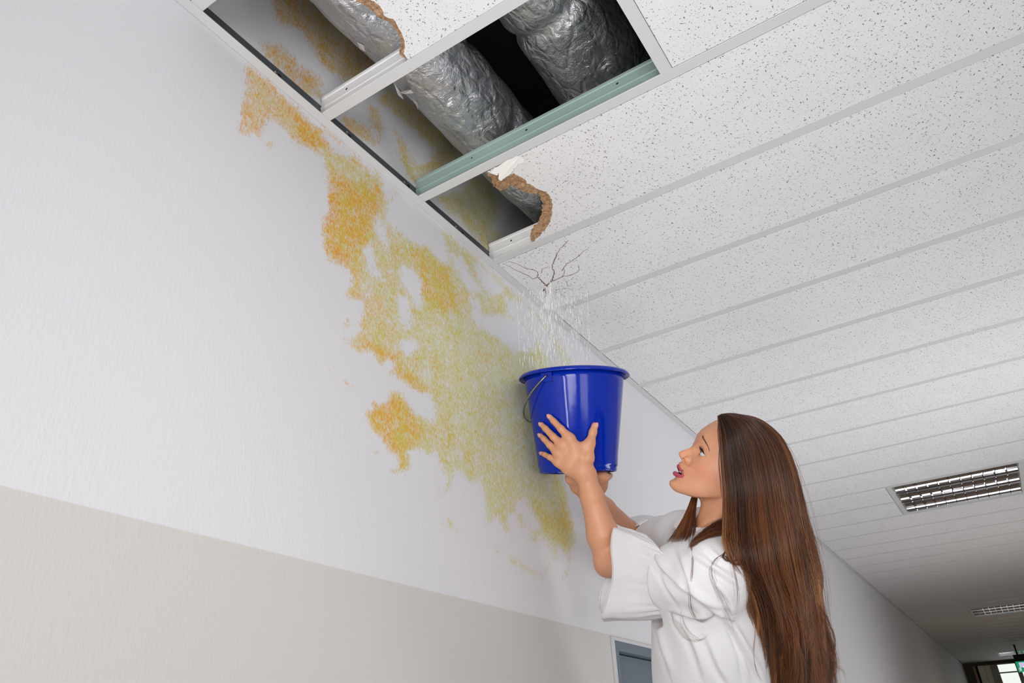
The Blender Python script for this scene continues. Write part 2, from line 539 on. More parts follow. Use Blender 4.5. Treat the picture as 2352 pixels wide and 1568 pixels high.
def hole(mb, x, k, mi, r=0.0028, z=0.021):
    y = bar_y(k) - 0.0023
    n = 12
    mb.add([(x + r * math.cos(2 * math.pi * i / n), y, HC + z + r * math.sin(2 * math.pi * i / n)) for i in range(n)], [tuple(range(n))], mi)


K0, K1 = -12, 46
for k in range(K0, K1 + 1):
    spans = [(0.003, WR)]
    if any(k == f + 1 for f in FIX):
        spans = [(0.003, FX0), (FX1, WR)]
    for a, b in spans:
        mb = MB()
        webm = 2 if k == 2 else 1
        mb.extrude_x(bar_prof(k), a, b, [0] * 5 + [webm] * 16 + [0])
        if k == 1:
            hole(mb, 0.075, k, 3, z=0.046)
        if k == 3:
            hole(mb, 0.075, k, 3, z=0.046)
        if k == 2:
            for hx, r in ((0.17, 0.0022), (0.32, 0.003), (0.545, 0.003)):
                hole(mb, hx, k, 3, r, 0.047)
        o = mb.build('t_bar', [m_white, m_web, m_green, m_dark], ceiling)
        if k == 2:
            o['label'] = 'ceiling bar with pale green web beside the open cell'
# cross tee closing the open cell
mb = MB()
mb.box((0.640, bar_y(1) + FL / 2, HC), (0.665, bar_y(2) - FL / 2, HC + 0.0016)).box((0.6505, bar_y(1) + 0.004, HC + 0.0016), (0.6545, bar_y(2) - 0.004, HC + 0.045))
mb.build('cross_tee', m_white, ceiling)
# wall angle: white flange and grey upright leg, with screws
WF = 0.0204
mb = MB()
mb.box((0.0006, YB, HC - 0.0016), (WF, YE, HC - 0.0002), 0)
mb.build('wall_angle', m_white, ceiling)
mb = MB()
mb.box((0.0006, YB, HC - 0.0002), (0.0022, YE, HC + 0.042), 0)
leg = mb.build('wall_angle_leg', m_zinc, ceiling)
leg['label'] = 'dark grey upright leg of wall angle'
for hx, hy in ((632, 165), (642, 174), (797, 303), (803, 312), (929, 418), (938, 427), (1047, 520), (1062, 535)):
    p = px_x(hx, hy, 0.0025)
    bright = hx in (632, 797, 929, 1047)
    mb = MB()
    rr = 0.0026 if bright else 0.0042
    ring = lambda x, r: [(x, p[1] + r * math.cos(2 * math.pi * i / 12), p[2] + r * math.sin(2 * math.pi * i / 12)) for i in range(12)]
    mb.rings([ring(0.0022, rr), ring(0.0032, rr), ring(0.0044, rr * 0.55)], cap1=True)
    mb.build('screw', m_steel if bright else m_dark, ceiling, True)


def tile(x0, x1, k, mb=None):
    y0, y1 = bar_y(k) + TE, bar_y(k + 1) - TE
    mb = MB()
    c = 0.0013
    lo = [(x0 + c, y0 + c, TZ), (x1 - c, y0 + c, TZ), (x1 - c, y1 - c, TZ), (x0 + c, y1 - c, TZ)]
    md = [(x0, y0, TZ + c), (x1, y0, TZ + c), (x1, y1, TZ + c), (x0, y1, TZ + c)]
    hi = [(x, y, TZ + TT) for x, y, z in md]
    mb.rings([lo, md, hi], cap1=True)
    mb.F.append((3, 2, 1, 0))
    mb.mi.append(0)
    return mb.build('ceiling_tile', m_tile, ceiling)


for k in range(K0, K1):
    if k in (0, 1, 2, 3):
        continue
    if any(k in (f, f + 1) for f in FIX):
        tile(WF + 0.0003, FX0 - 0.002, k)
        tile(FX1 + 0.002, WR - 0.002, k)
    else:
        tile(WF + 0.0003, WR - 0.002, k)
tile(0.6658, WR - 0.002, 1)


def torn_tile(k, skin, core):
    """tile with a ragged broken end; skin = torn line of the white face, core = edge of the brown fibre"""
    y0, y1 = bar_y(k) + TE, bar_y(k + 1) - TE

    def jag(line, z, amp, step):
        L = np.array([px_z(a, b, z)[:2] for a, b in line])
        out = [L[0]]
        for a, b in zip(L[:-1], L[1:]):
            n = max(1, int(np.linalg.norm(b - a) / step))
            for i in range(1, n + 1):
                out.append(a + (b - a) * i / n + RNG.normal(0, amp, 2))
        out = np.array(out)
        out[:, 1] = np.clip(out[:, 1], y0, y1)
        return out
    A = jag(skin, TZ, 0.0010, 0.004)
    B = jag(core, TZ + 0.012, 0.0013, 0.004)
    n = max(len(A), len(B))
    rs = lambda Q: np.stack([np.interp(np.linspace(0, 1, n), np.linspace(0, 1, len(Q)), Q[:, i]) for i in (0, 1)], 1)
    A, B = rs(A), rs(B)
    if A[0][1] > A[-1][1]:
        A, B = A[::-1], B[::-1]
    A[0][1], A[-1][1] = y0, y1
    mb = MB()
    far = WR - 0.002
    ring = [(p[0], p[1], TZ) for p in A] + [(far, y1, TZ), (far, y0, TZ)]
    mb.add(ring, [tuple(range(len(ring)))], 0)
    mb.box((max(A[:, 0].max(), B[:, 0].max()) + 0.002, y0, TZ + 0.0006), (far, y1, TZ + TT), 0)
    t = mb.build('ceiling_tile', m_tile, ceiling)
    t['label'] = 'broken speckled tile with torn brown end by the wall'
    # the torn fibre: ragged slope from skin to core and back up
    rings = []
    for f, dz in ((0, 0.0004), (0.12, 0.0006), (0.3, 0.0045), (0.55, 0.0052), (0.8, 0.0085), (1.0, 0.012), (0.9, 0.0155), (0.2, 0.016)):
        row = A + (B - A) * f
        jit = RNG.normal(0, 0.0016 if 0.1 < f else 0.0, (n, 2))
        zj = RNG.normal(0, 0.0011 if 0.1 < f else 0, n)
        row = row + jit
        rings.append([(p[0], p[1], TZ + dz + z) for p, z in zip(row, zj)])
    mb = MB().rings(rings, close=False)
    mb.build('torn_core', m_fibre, t)
    return t


torn_tile(0, [(800, -40), (835, -10), (862, 4), (876, 15), (882, 36), (894, 42), (906, 46), (915, 64), (926, 84), (931, 102), (926, 126)],
          [(755, -40), (800, -10), (830, 8), (850, 22), (866, 34), (876, 43), (891, 46), (902, 58), (911, 72), (920, 88), (922, 104), (917, 122)])
tc = torn_tile(2, [(1122, 397), (1140, 402), (1147, 397), (1145, 412), (1151, 416), (1160, 408), (1170, 403), (1180, 397), (1192, 405), (1204, 411), (1212, 422), (1226, 428),
                   (1234, 435), (1254, 439), (1264, 453), (1270, 470), (1268, 492), (1264, 508), (1258, 520), (1246, 532), (1236, 545), (1226, 553)],
               [(1121, 398), (1131, 412), (1134, 428), (1148, 437), (1162, 435), (1172, 425), (1184, 431), (1206, 441), (1221, 446), (1233, 443), (1241, 453), (1246, 470),
                (1244, 488), (1238, 502), (1238, 512), (1224, 522), (1217, 537), (1221, 552)])
# bare white flake and hairline cracks near the torn corner
fl = [(1122, 396), (1150, 378), (1185, 358), (1200, 362), (1204, 372), (1190, 376), (1184, 386), (1176, 394), (1160, 407), (1151, 415), (1145, 411), (1146, 398), (1139, 402)]
pts = []
for (a, b), (c, d_) in zip(fl, fl[1:] + fl[:1]):
    for i in range(4):
        f = i / 4
        q = np.array([a + (c - a) * f, b + (d_ - b) * f]) + (RNG.normal(0, 1.3, 2) if i else 0)
        down = 0.0008 + 0.006 * np.clip((q[1] - 372) / 40, 0, 1) ** 1.5
        pts.append(px_z(q[0], q[1], TZ - down))
MB().add(pts, [tuple(range(len(pts)))]).build('peeled_skin', m_flake, tc)

# cracked and sagging tile that leaks
y0, y1 = bar_y(3) + TE, bar_y(4) - TE
CRK = px_z(1255, 652, HC)


def sag(x, y):
    d2 = ((x - CRK[0]) / 0.10) ** 2 + ((y - CRK[1]) / 0.075) ** 2
    edge = min(1.0, max(0, (y - y0) / 0.03)) * min(1.0, max(0, (y1 - y) / 0.03))
    return -0.010 * math.exp(-d2) * edge * min(1.0, max(0.0, (x - 0.024) / 0.05))


xs = np.concatenate([np.linspace(WF + 0.0003, 0.42, 70), [WR - 0.002]])
ys = np.linspace(y0, y1, 46)
V = [(x, y, TZ + sag(x, y)) for x in xs for y in ys]
n = len(ys)
Fq = [(i * n + j, i * n + j + 1, (i + 1) * n + j + 1, (i + 1) * n + j) for i in range(len(xs) - 1) for j in range(n - 1)]
mb = MB().add(V, Fq)
mb.box((WF + 0.0003, y0, TZ + 0.001), (WR - 0.002, y1, TZ + TT))
td = mb.build('ceiling_tile', m_tile, ceiling, True)
td['label'] = 'cracked sagging tile that lets water through'
m_crack = mat('crack_brown', (112, 78, 60), 0.95, spec=0.1)
CR_LINES = [([(1247, 664), (1252, 655), (1256, 648), (1262, 642)], 3.4), ([(1262, 642), (1270, 632), (1272, 620), (1268, 610), (1275, 592), (1284, 574), (1296, 562), (1305, 552)], 1.7),
            ([(1254, 650), (1248, 643), (1240, 636), (1233, 632)], 2.6), ([(1233, 632), (1222, 636), (1208, 628), (1190, 622), (1172, 612), (1155, 604)], 1.2),
            ([(1233, 632), (1236, 624), (1228, 618), (1212, 616), (1198, 610), (1180, 603), (1166, 600)], 1.2), ([(1262, 642), (1280, 635), (1292, 630), (1310, 628), (1326, 622), (1330, 616), (1328, 610)], 1.3),
            ([(1290, 618), (1300, 606), (1312, 598), (1328, 588), (1338, 578), (1350, 571)], 1.1), ([(1292, 630), (1296, 622), (1296, 615)], 1.0),
            ([(1253, 655), (1254, 668), (1256, 674), (1250, 680), (1247, 684)], 1.5), ([(1262, 642), (1258, 650), (1272, 664), (1284, 668), (1292, 676), (1298, 678)], 1.0),
            ([(1244, 624), (1245, 616), (1254, 612), (1264, 612)], 1.0), ([(1300, 640), (1305, 652), (1312, 652)], 0.9), ([(1275, 660), (1298, 658), (1316, 662)], 0.8)]
for line, w in CR_LINES:
    L = catmull([px_z(a, b, TZ)[:2] for a, b in line], len(line) * 5)
    L[1:-1] += RNG.normal(0, 0.0008, L[1:-1].shape)
    T = np.gradient(L, axis=0)
    T /= np.linalg.norm(T, axis=1, keepdims=True) + 1e-9
    N = np.stack([-T[:, 1], T[:, 0]], 1)
    ww = w * 0.00078 * (1.0 - 0.6 * np.linspace(0, 1, len(L))) * RNG.uniform(0.6, 1.3, len(L))
    V = []
    for p, nn, w2 in zip(L, N, ww):
        for s in (-1, 1):
            q = p + nn * w2 * s
            V.append((q[0], q[1], TZ + sag(*q) - 0.0006))
    Fq = [(2 * i, 2 * i + 1, 2 * i + 3, 2 * i + 2) for i in range(len(L) - 1)]
    MB().add(V, Fq).build('crack', m_crack, td)

# --- foil ducts above the ceiling
m_foil = mat('crinkled_foil', (205, 207, 212), 0.32, 0.92)
nt = NT(m_foil)
co = nt.n('ShaderNodeNewGeometry').outputs['Position']
v1 = nt.n('ShaderNodeTexVoronoi', {'Vector': nt.n('ShaderNodeMapping', {'Vector': co, 'Scale': (1, 0.55, 1)}).outputs[0], 'Scale': 34.0}, feature='DISTANCE_TO_EDGE').outputs[0]
n1 = nt.noise(co, 22, 5, 0.62, 1.2)
n2 = nt.noise(co, 90, 4, 0.6, 0.8)
hgt = nt.math('ADD', nt.math('MULTIPLY', nt.smooth(v1, 0, 0.22), 0.25), nt.math('ADD', n1, nt.math('MULTIPLY', n2, 0.35)))
nt.bump(hgt, 0.55, 0.012)
nt.link(nt.ramp(nt.noise(co, 18, 4, 0.6), [(0.3, (0.22, 0.22, 0.22)), (0.7, (0.42, 0.42, 0.42))]), 'Roughness')
m_scrim = mat('torn_white_scrim', (205, 203, 198), 0.7)


def vnoise(P, seed=0):
    """cheap smooth value noise, P (n,3)"""
    r = np.random.default_rng(seed)
    T = r.uniform(-1, 1, (32, 32, 32))
    i = np.floor(P).astype(int)
    f = P - i
    f = f * f * (3 - 2 * f)
    o = 0
    for a in (0, 1):
        for b in (0, 1):
            for c in (0, 1):
                w = np.where(a, f[:, 0], 1 - f[:, 0]) * np.where(b, f[:, 1], 1 - f[:, 1]) * np.where(c, f[:, 2], 1 - f[:, 2])
                o = o + w * T[(i[:, 0] + a) % 32, (i[:, 1] + b) % 32, (i[:, 2] + c) % 32]
    return o


def duct(name, cx, cz, r, y0, y1, seed, label):
    na, ny = 110, int((y1 - y0) / 0.008)
    A, Y = np.meshgrid(np.linspace(0, 2 * np.pi, na, endpoint=False), np.linspace(y0, y1, ny))
    A, Y = A.ravel(), Y.ravel()
    R = np.full(len(A), r)
    Q = np.stack([np.cos(A) * r, Y, np.sin(A) * r], 1)
    R += 0.007 * vnoise(Q * np.array([7, 4, 7]) + 40, seed) + 0.0022 * vnoise(Q * np.array([24, 17, 24]) + 40, seed + 1)
    R += 0.0016 * (1 - np.abs(vnoise(Q * np.array([40, 20, 40]) + 40, seed + 2)) * 2)
    for s in np.arange(y0 + 0.07 + 0.05 * seed, y1, 0.36):     # tape bands pinch the wrap
        R -= 0.011 * np.exp(-((Y + 0.18 * (A / 6.28) - s) / 0.018) ** 2)
    V = np.stack([cx + R * np.cos(A), Y, cz + R * np.sin(A)], 1)
    Fq = []
    for j in range(ny - 1):
        for i in range(na):
            k = (i + 1) % na
            Fq.append((j * na + i, j * na + k, (j + 1) * na + k, (j + 1) * na + i))
    Fq.append(tuple(range(na)))
    Fq.append(tuple((ny - 1) * na + i for i in reversed(range(na))))
    e = empty(name, (cx, y0, cz))
    mesh('foil_wrap', V, Fq, m_foil, e, True)
    tag(e, label, 'duct')
    return e


d1 = duct('foil_duct', 0.180, 3.085, 0.094, -0.3, 2.6, 1, 'silver foil wrapped duct nearest the stained wall, with torn scrim')
duct('foil_duct', 0.470, 3.175, 0.132, -0.3, 2.6, 4, 'thicker silver foil duct deeper in the dark open ceiling cell')
from mathutils.bvhtree import BVHTree
_me = d1.children[0].data
_o = d1.children[0]
DBV = BVHTree.FromPolygons([v.co.copy() for v in _me.vertices], [tuple(p.vertices) for p in _me.polygons])
# torn scrim flaps hanging off the first duct
for j, (Lp, dd) in enumerate([([(905, 192), (914, 218), (926, 228), (920, 212)], 0), ([(916, 212), (926, 216), (950, 214), (943, 206), (928, 208)], 0), ([(948, 226), (958, 236), (960, 252), (954, 238)], 0),
                              ([(820, 96), (826, 112), (838, 118), (834, 104)], 0)]):
    P = []
    for a, b in Lp:
        rr = ray(a, b) / np.linalg.norm(ray(a, b))
        hit = DBV.ray_cast(Vector(CAM), Vector(rr))
        P.append(np.array(hit[0]) - rr * 0.004 if hit[0] is not None else None)
    zs_ = [np.linalg.norm(p - CAM) for p in P if p is not None]
    zm = min(zs_) if zs_ else 1.5
    P = [CAM + ray(a, b) / np.linalg.norm(ray(a, b)) * (zm - 0.004 * i) if p is None else p for i, ((a, b), p) in enumerate(zip(Lp, P))]
    nrm = np.array([0.0, 0.0015, 0.0015])
    mb = MB()
    n = len(P)
    mb.add(P + [p + nrm for p in P], [tuple(range(n)), tuple(reversed(range(n, 2 * n)))] + [(i, (i + 1) % n, n + (i + 1) % n, n + i) for i in range(n)])
    mb.build('torn_scrim', m_scrim, d1)

# --- ceiling lamps with louvre
m_mirror = mat('mirror_louvre', (214, 216, 222), 0.09, 1.0)
m_house = mat('lamp_housing', (176, 186, 172), 0.5)
m_tube = mat('unlit_tube', (236, 238, 234), 0.35)


def ceiling_light(k, label):
    ya, yb = bar_y(k) + 0.013, bar_y(k + 2) - 0.013
    xa, xb = FX0 + 0.001, FX1 - 0.001
    e = empty('ceiling_light', ((xa + xb) / 2, (ya + yb) / 2, HC))
    fw = 0.024
    mb = MB()
    for a, b in (((xa, ya), (xa + fw, yb)), ((xb - fw, ya), (xb, yb)), ((xa + fw, ya), (xb - fw, ya + 0.012)), ((xa + fw, yb - 0.012), (xb - fw, yb))):
        mb.box((a[0], a[1], HC - 0.0006), (b[0], b[1], HC + 0.012))
    mb.build('frame', m_white, e)
    X0, X1, Ya, Yb = xa + fw, xb - fw, ya + 0.012, yb - 0.012
    mb = MB()
    z1 = HC + 0.075
    mb.box((X0, Ya, z1), (X1, Yb, z1 + 0.003))
    mb.box((X0 - 0.003, Ya, HC + 0.012), (X0, Yb, z1)).box((X1, Ya, HC + 0.012), (X1 + 0.003, Yb, z1))
    mb.box((X0, Ya - 0.003, HC + 0.012), (X1, Ya, z1)).box((X0, Yb, HC + 0.012), (X1, Yb + 0.003, z1))
    mb.build('housing', m_house, e)
    rows = 3
    wid = (Yb - Ya) / rows
    for r in range(rows + 1):       # curved lengthwise reflectors
        yc = Ya + wid * r
        prof = []
        n = 8
        lo, hi = (0.004, 0.052)
        hw = 0.040
        L, Rr = [], []
        for i in range(n):
            t = i / (n - 1)
            w = 0.003 + hw * t ** 1.8
            L.append((yc - w, HC + lo + hi * t))
            Rr.append((yc + w, HC + lo + hi * t))
        if r == 0:
            prof = [(yc, L[0][1])] + Rr + [(yc, L[-1][1])]
        elif r == rows:
            prof = L + [(yc, L[-1][1]), (yc, L[0][1])]
        else:
            prof = L + Rr[::-1]
        MB().extrude_x(prof, X0 + 0.001, X1 - 0.001).build('reflector', m_mirror, e, False)
    nb = 11
    for b in range(1, nb):
        xc = X0 + (X1 - X0) * b / nb
        for r in range(rows):
            mb = MB()
            ya_, yb_ = Ya + wid * r + 0.004, Ya + wid * (r + 1) - 0.004
            sec = lambda y, s: [(xc - 0.0035 * s, y, HC + 0.028), (xc - 0.0012, y, HC + 0.003), (xc + 0.0012, y, HC + 0.003), (xc + 0.0035 * s, y, HC + 0.028)]
            mb.rings([sec(ya_, 1.6), sec((ya_ + yb_) / 2, 0.8), sec(yb_, 1.6)], cap0=True, cap1=True)
            mb.build('louvre_blade', m_mirror, e)
    for r in range(rows):
        yc = Ya + wid * (r + 0.5)
        MB().tube([(X0 + 0.004, yc, HC + 0.052), (X1 - 0.004, yc, HC + 0.052)], 0.008, 12).build('lamp_tube', m_tube, e, True)
    tag(e, label, 'light', 'square louvred lamps along the corridor ceiling')
    return e


m_lit = mat('glowing_tube', (240, 242, 236), 0.4, Emission_Color=(0.92, 1.0, 0.92, 1), Emission_Strength=2.2)
lampo = ceiling_light(FIX[0], 'large near louvred ceiling lamp right behind the woman, unlit')
for f, lb in ((FIX[1], 'middle louvred ceiling lamp, second down the corridor'), (FIX[2], 'smallest far louvred ceiling lamp just before the end window')):
    c = copy_tree(lampo, (0, PITCH * (f - FIX[0]), 0))
    c['label'] = lb
    for ch in c.children:
        if ch.name.startswith('lamp_tube'):
            ch.data = ch.data.copy()
            ch.data.materials[0] = m_lit

# --- door in the left wall
m_door = mat('blue_grey_door_paint', (104, 116, 127), 0.45)
m_leaf = mat('blue_grey_leaf_paint', (96, 109, 121), 0.5)
door = tag(empty('door_1', (0, DY0, 0)), kind='structure', label='blue grey door in the white wall behind the woman')
mb = MB()
FWD = 0.024
mb.box((-0.10, DY0, 0), (0.004, DY0 + FWD, DZ)).box((-0.10, DY1 - FWD, 0), (0.004, DY1, DZ)).box((-0.10, DY0 + FWD, DZ - FWD), (0.004, DY1 - FWD, DZ))
mb.build('frame', m_door, door)
mb = MB()
mb.box((0.0, DY0 - 0.010, 0), (0.006, DY0, DZ + 0.008)).box((0.0, DY0, DZ), (0.006, DY1, DZ + 0.008)).box((0.0, DY1, 0), (0.006, DY1 + 0.010, DZ + 0.008))
mb.build('casing', m_white, door)
mb = MB()
mb.box((-0.058, DY0 + FWD + 0.003, 0.006), (-0.020, DY1 - FWD - 0.003, DZ - FWD - 0.004))
leafo = mb.build('door_leaf', m_leaf, door)
mb = MB().tube([(-0.020, DY0 + 0.12, 1.05), (0.012, DY0 + 0.12, 1.05), (0.016, DY0 + 0.13, 1.05), (0.016, DY0 + 0.24, 1.05)], 0.009, 10)
mb.build('handle', m_steel, leafo, True)

# --- far end: glazed front, boards and sign
m_frame = mat('window_frame_paint', (140, 132, 118), 0.5)
m_board = mat('pale_board', (216, 204, 184), 0.6)
m_brown = mat('dark_brown_panel', (74, 60, 50), 0.6)
m_orange = mat('worn_wood_edge', (170, 120, 84), 0.6)
m_glass = mat('window_glass', (255, 255, 255), 0.0, Transmission_Weight=1.0, IOR=1.02)
win = tag(empty('window_1', (0, YE, 0)), kind='structure', label='bright paned window at the far end of the corridor')
mb = MB()
mb.box((0.44, YE - 0.06, 0.9), (0.475, YE, HC - 0.05)).box((0.718, YE - 0.06, 0.9), (0.78, YE, HC - 0.05)).box((1.06, YE - 0.06, 0.9), (1.12, YE, HC - 0.05)).box((1.40, YE - 0.06, 0.9), (1.46, YE, HC - 0.05))
mb.box((0.44, YE - 0.06, HC - 0.06), (1.46, YE, HC - 0.045)).box((0.44, YE - 0.06, 0.85), (1.46, YE, 0.9))
mb.build('window_frame', m_frame, win)
edges = [0.475, 0.718, 0.78, 1.06, 1.12, 1.40]
zs = [0.9, 1.35, 1.8, 2.25, 2.705, HC - 0.06]
for a, b in ((0, 1), (2, 3), (4, 5)):
    for i in range(5):
        MB().box((edges[a], YE - 0.034, zs[i] + 0.01), (edges[b], YE - 0.030, zs[i + 1])).build('pane', m_glass, win)
        MB().box((edges[a], YE - 0.05, zs[i] - 0.008), (edges[b], YE - 0.02, zs[i] + 0.01)).build('glazing_bar', m_frame, win)
mb = MB()
mb.box((-0.05, YE, 0), (0.44, YE + 0.1, ZS)).box((1.46, YE, 0), (WR + 0.1, YE + 0.1, ZS)).box((0.44, YE, HC - 0.045), (1.46, YE + 0.1, ZS)).box((0.44, YE, 0), (1.46, YE + 0.1, 0.85))
tag(mb.build('wall_far', m_brown), kind='structure')
for i, (a, b, mm, dp) in enumerate([(0.130, 0.165, m_orange, 0.07), (0.165, 0.20, m_dark, 0.02), (0.20, 0.29, m_board, 0.06), (0.293, 0.37, m_board, 0.05), (0.373, 0.438, m_frame, 0.065)]):
    MB().box((a, YE - dp, 0.0), (b, YE, HC - 0.055)).build('panel', mm, win)
m_sg = mat('sign_green', (10, 140, 96), 0.4, Emission_Color=lin((20, 160, 110)), Emission_Strength=0.7)
m_sw = mat('sign_white', (225, 220, 240), 0.4, Emission_Color=lin((214, 205, 238)), Emission_Strength=0.75)
sg = empty('exit_sign', (0.9, 12.6, 2.6))
YS = 12.6
MB().box((0.757, YS, 2.548), (1.06, YS + 0.04, 2.674)).build('sign_box', m_sg, sg)
fig = MB()
for (a, b, c, d_) in ((0.79, 2.60, 0.86, 2.66), (0.775, 2.56, 0.80, 2.60), (0.83, 2.565, 0.86, 2.61), (0.90, 2.57, 1.00, 2.655)):
    fig.box((a, YS - 0.002, b), (c, YS, d_))
fig.build('pictogram', m_sw, sg)
MB().box((0.755, YS, 2.68), (1.06, YS + 0.05, 2.76)).box((0.80, YS + 0.015, 2.76), (0.82, YS + 0.03, HC)).box((1.0, YS + 0.015, 2.76), (1.02, YS + 0.03, HC)).box((0.80, YS + 0.01, 2.67), (1.02, YS + 0.03, 2.685)).build('mount', m_dark, sg)
tag(sg, 'green and white exit sign hanging under a dark mount at corridor end', 'sign')

# ------------------------------------------------------------------ the bucket
nrm = lambda v: np.asarray(v, float) / np.linalg.norm(v)
RIM = px(1318, 861, 1.89)
BOT = px(1328, 1085, 1.838)
AX = nrm(RIM - BOT)
BH = np.linalg.norm(RIM - BOT)
BX = nrm(CR - AX * (CR @ AX))          # across the picture
BY = np.cross(AX, BX)                  # away from the camera
R_TOP, R_BOT = 0.1275, 0.0985


def bk(a, r, h):
    """point on the bucket's own cylinder coordinates"""
    return BOT + AX * h + r * (math.cos(a) * BX + math.sin(a) * BY)


def bucket_hit(x, y, off=0.0):
    """where the view ray through a pixel meets the bucket's outer wall; pushed outwards by off"""
    d = nrm(ray(x, y))
    t = 1.4
    for _ in range(200):
        P = CAM + d * t - BOT
        h = P @ AX
        q = P - AX * h
        rr = R_BOT + (R_TOP - R_BOT) * h / BH + off
        g = np.linalg.norm(q) - rr
        if g < 1e-5:
            break
        t += g * 0.7
    P = CAM + d * t
    q = P - BOT - AX * ((P - BOT) @ AX)
    return P, nrm(q)


m_blue = mat('blue_plastic', (1, 40, 164), 0.12, spec=0.36)
nt = NT(m_blue)
nt.bump(nt.noise(nt.n('ShaderNodeNewGeometry').outputs['Position'], 30, 2), 0.05, 0.004)
m_wire = mat('galvanised_wire', (170, 168, 150), 0.32, 1.0)
bucket = empty('bucket', BOT)
NA = 96
ang = [2 * math.pi * i / NA for i in range(NA)]
prof = [(0.001, 0.012), (0.080, 0.012), (0.090, 0.006), (0.0915, 0.000), (0.0955, 0.000), (0.0965, 0.004), (0.0965, 0.010), (0.0985, 0.013), (R_BOT + 0.0012, 0.018)]
for i in range(1, 13):
    t = i / 12
    prof.append((R_BOT + (R_TOP - R_BOT) * t, 0.018 + (BH - 0.024) * t))
inner = [(R_TOP - 0.002, BH - 0.004), (R_TOP - 0.004, BH - 0.02), (R_BOT - 0.001, 0.02), (0.001, 0.018)]
mb = MB().rings([[bk(a, r, h) for a in ang] for r, h in prof + inner], cap0=True, cap1=True)
mb.build('pail_body', m_blue, bucket, True)
lip = [(R_TOP - 0.0022, BH - 0.004), (R_TOP - 0.001, BH + 0.0005), (R_TOP + 0.004, BH + 0.002), (R_TOP + 0.009, BH + 0.0005), (R_TOP + 0.0130, BH - 0.004), (R_TOP + 0.0145, BH - 0.009),
       (R_TOP + 0.0130, BH - 0.010), (R_TOP + 0.0112, BH - 0.0055), (R_TOP + 0.007, BH - 0.002), (R_TOP + 0.001, BH - 0.0025), (R_TOP + 0.0002, BH - 0.006)]
MB().rings([[bk(a, r, h) for a in ang] for r, h in lip]).build('rim', m_blue, bucket, True)
LUGA = None
best = 9
for i in range(3600):            # turn the lug to where the photograph shows it
    a = 2 * math.pi * i / 3600
    P = bk(a, R_TOP + 0.006, BH - 0.020)
    if (P - CAM) @ nrm(np.cos(a) * BX + np.sin(a) * BY) < 0:
        x, y, z = project(P)
        if abs(x - 1254) < best:
            best, LUGA = abs(x - 1254), a
for a0 in (LUGA, LUGA + math.pi):
    mb = MB()
    rings = []
    hw = 0.115
    for da, out in ((-hw, 0.0), (-hw, 0.009), (hw, 0.009), (hw, 0.0)):
        r = R_TOP - 0.003 + out
        rings.append([bk(a0 + da, r - 0.002, BH - 0.032), bk(a0 + da, r, BH - 0.006)])
    mb.rings(rings, close=False)
    k = [rings[i] for i in range(4)]
    mb.add([k[0][0], k[1][0], k[2][0], k[3][0]], [(0, 1, 2, 3)])
    lug = mb.build('lug', m_blue, bucket)
    c = bk(a0, R_TOP + 0.0045, BH - 0.018)
    n3 = nrm(math.cos(a0) * BX + math.sin(a0) * BY)
    t3 = np.cross(AX, n3)
    MB().add([c + n3 * 0.0012 + 0.0036 * (math.cos(q) * t3 + math.sin(q) * AX) for q in ang[::8]], [tuple(range(12))]).build('lug_hole', m_dark, lug)
P1 = bk(LUGA, R_TOP + 0.006, BH - 0.018)
P2b = bk(LUGA + math.pi, R_TOP + 0.006, BH - 0.018)
mid = (P1 + P2b) / 2
side = nrm(np.cross(AX, P1 - P2b))
if (side @ BX) > 0:
    side = -side
drop = nrm(side * 0.80 - AX * 0.60)
arc = []
hl = np.linalg.norm(P1 - P2b) / 2
for i in range(41):
    a = math.pi * i / 40
    c, s = math.cos(a), math.sin(a) ** 0.8 if math.sin(a) > 0 else 0
    arc.append(mid + (P1 - P2b) / 2 * c + drop * (hl * 1.18) * s)
n1 = nrm(P1 - mid)
arc = [P1 - n1 * 0.010] + arc + [P2b + n1 * 0.010]
MB().tube(arc, 0.0023, 10).build('wire_handle', m_wire, bucket, True)
tag(bucket, 'blue plastic bucket held up under the leaking ceiling', 'bucket')


# ------------------------------------------------------------------ signed distance kit
def smin(a, b, k):
    h = np.clip(0.5 + 0.5 * (b - a) / k, 0, 1)
    return b * (1 - h) + a * h - k * h * (1 - h)


def smax(a, b, k):
    return -smin(-a, -b, k)


class Cap:
    """round cone between two joints"""
    def __init__(s, a, b, ra, rb, k=0.012, flat=None):
        s.a, s.b, s.ra, s.rb, s.k = np.asarray(a, float), np.asarray(b, float), ra, rb, k
        s.c = (s.a + s.b) / 2
        s.R = np.linalg.norm(s.a - s.b) / 2 + max(ra, rb)
        s.flat = flat                      # (axis, factor): squash across an axis

    def __call__(s, P):
        d = s.b - s.a
        t = np.clip(((P - s.a) @ d) / (d @ d), 0, 1)
        q = P - s.a - t[:, None] * d
        r = s.ra + (s.rb - s.ra) * t
        if s.flat is not None:
            n, f = s.flat
            w = q @ n
            q = q + np.outer(w * (1 / f - 1), n)
            return (np.linalg.norm(q, axis=1) - r) * min(1.0, 0.5 + 0.5 * f)
        return np.linalg.norm(q, axis=1) - r


class Ell:
    def __init__(s, c, rad, axes=None, k=0.012):
        s.c, s.rad, s.k = np.asarray(c, float), np.asarray(rad, float), k
        s.ax = np.eye(3) if axes is None else np.asarray(axes)
        s.R = max(rad)

    def __call__(s, P):
        q = (P - s.c) @ s.ax.T
        k0 = np.linalg.norm(q / s.rad, axis=1)
        k1 = np.linalg.norm(q / s.rad ** 2, axis=1)
        return np.where(k1 > 1e-9, k0 * (k0 - 1) / np.maximum(k1, 1e-9), -min(s.rad))


class Fn:
    def __init__(s, f, c, R, k=0.012, op='u'):
        s.f, s.c, s.R, s.k, s.op = f, np.asarray(c, float), R, k, op

    def __call__(s, P):
        return s.f(P)


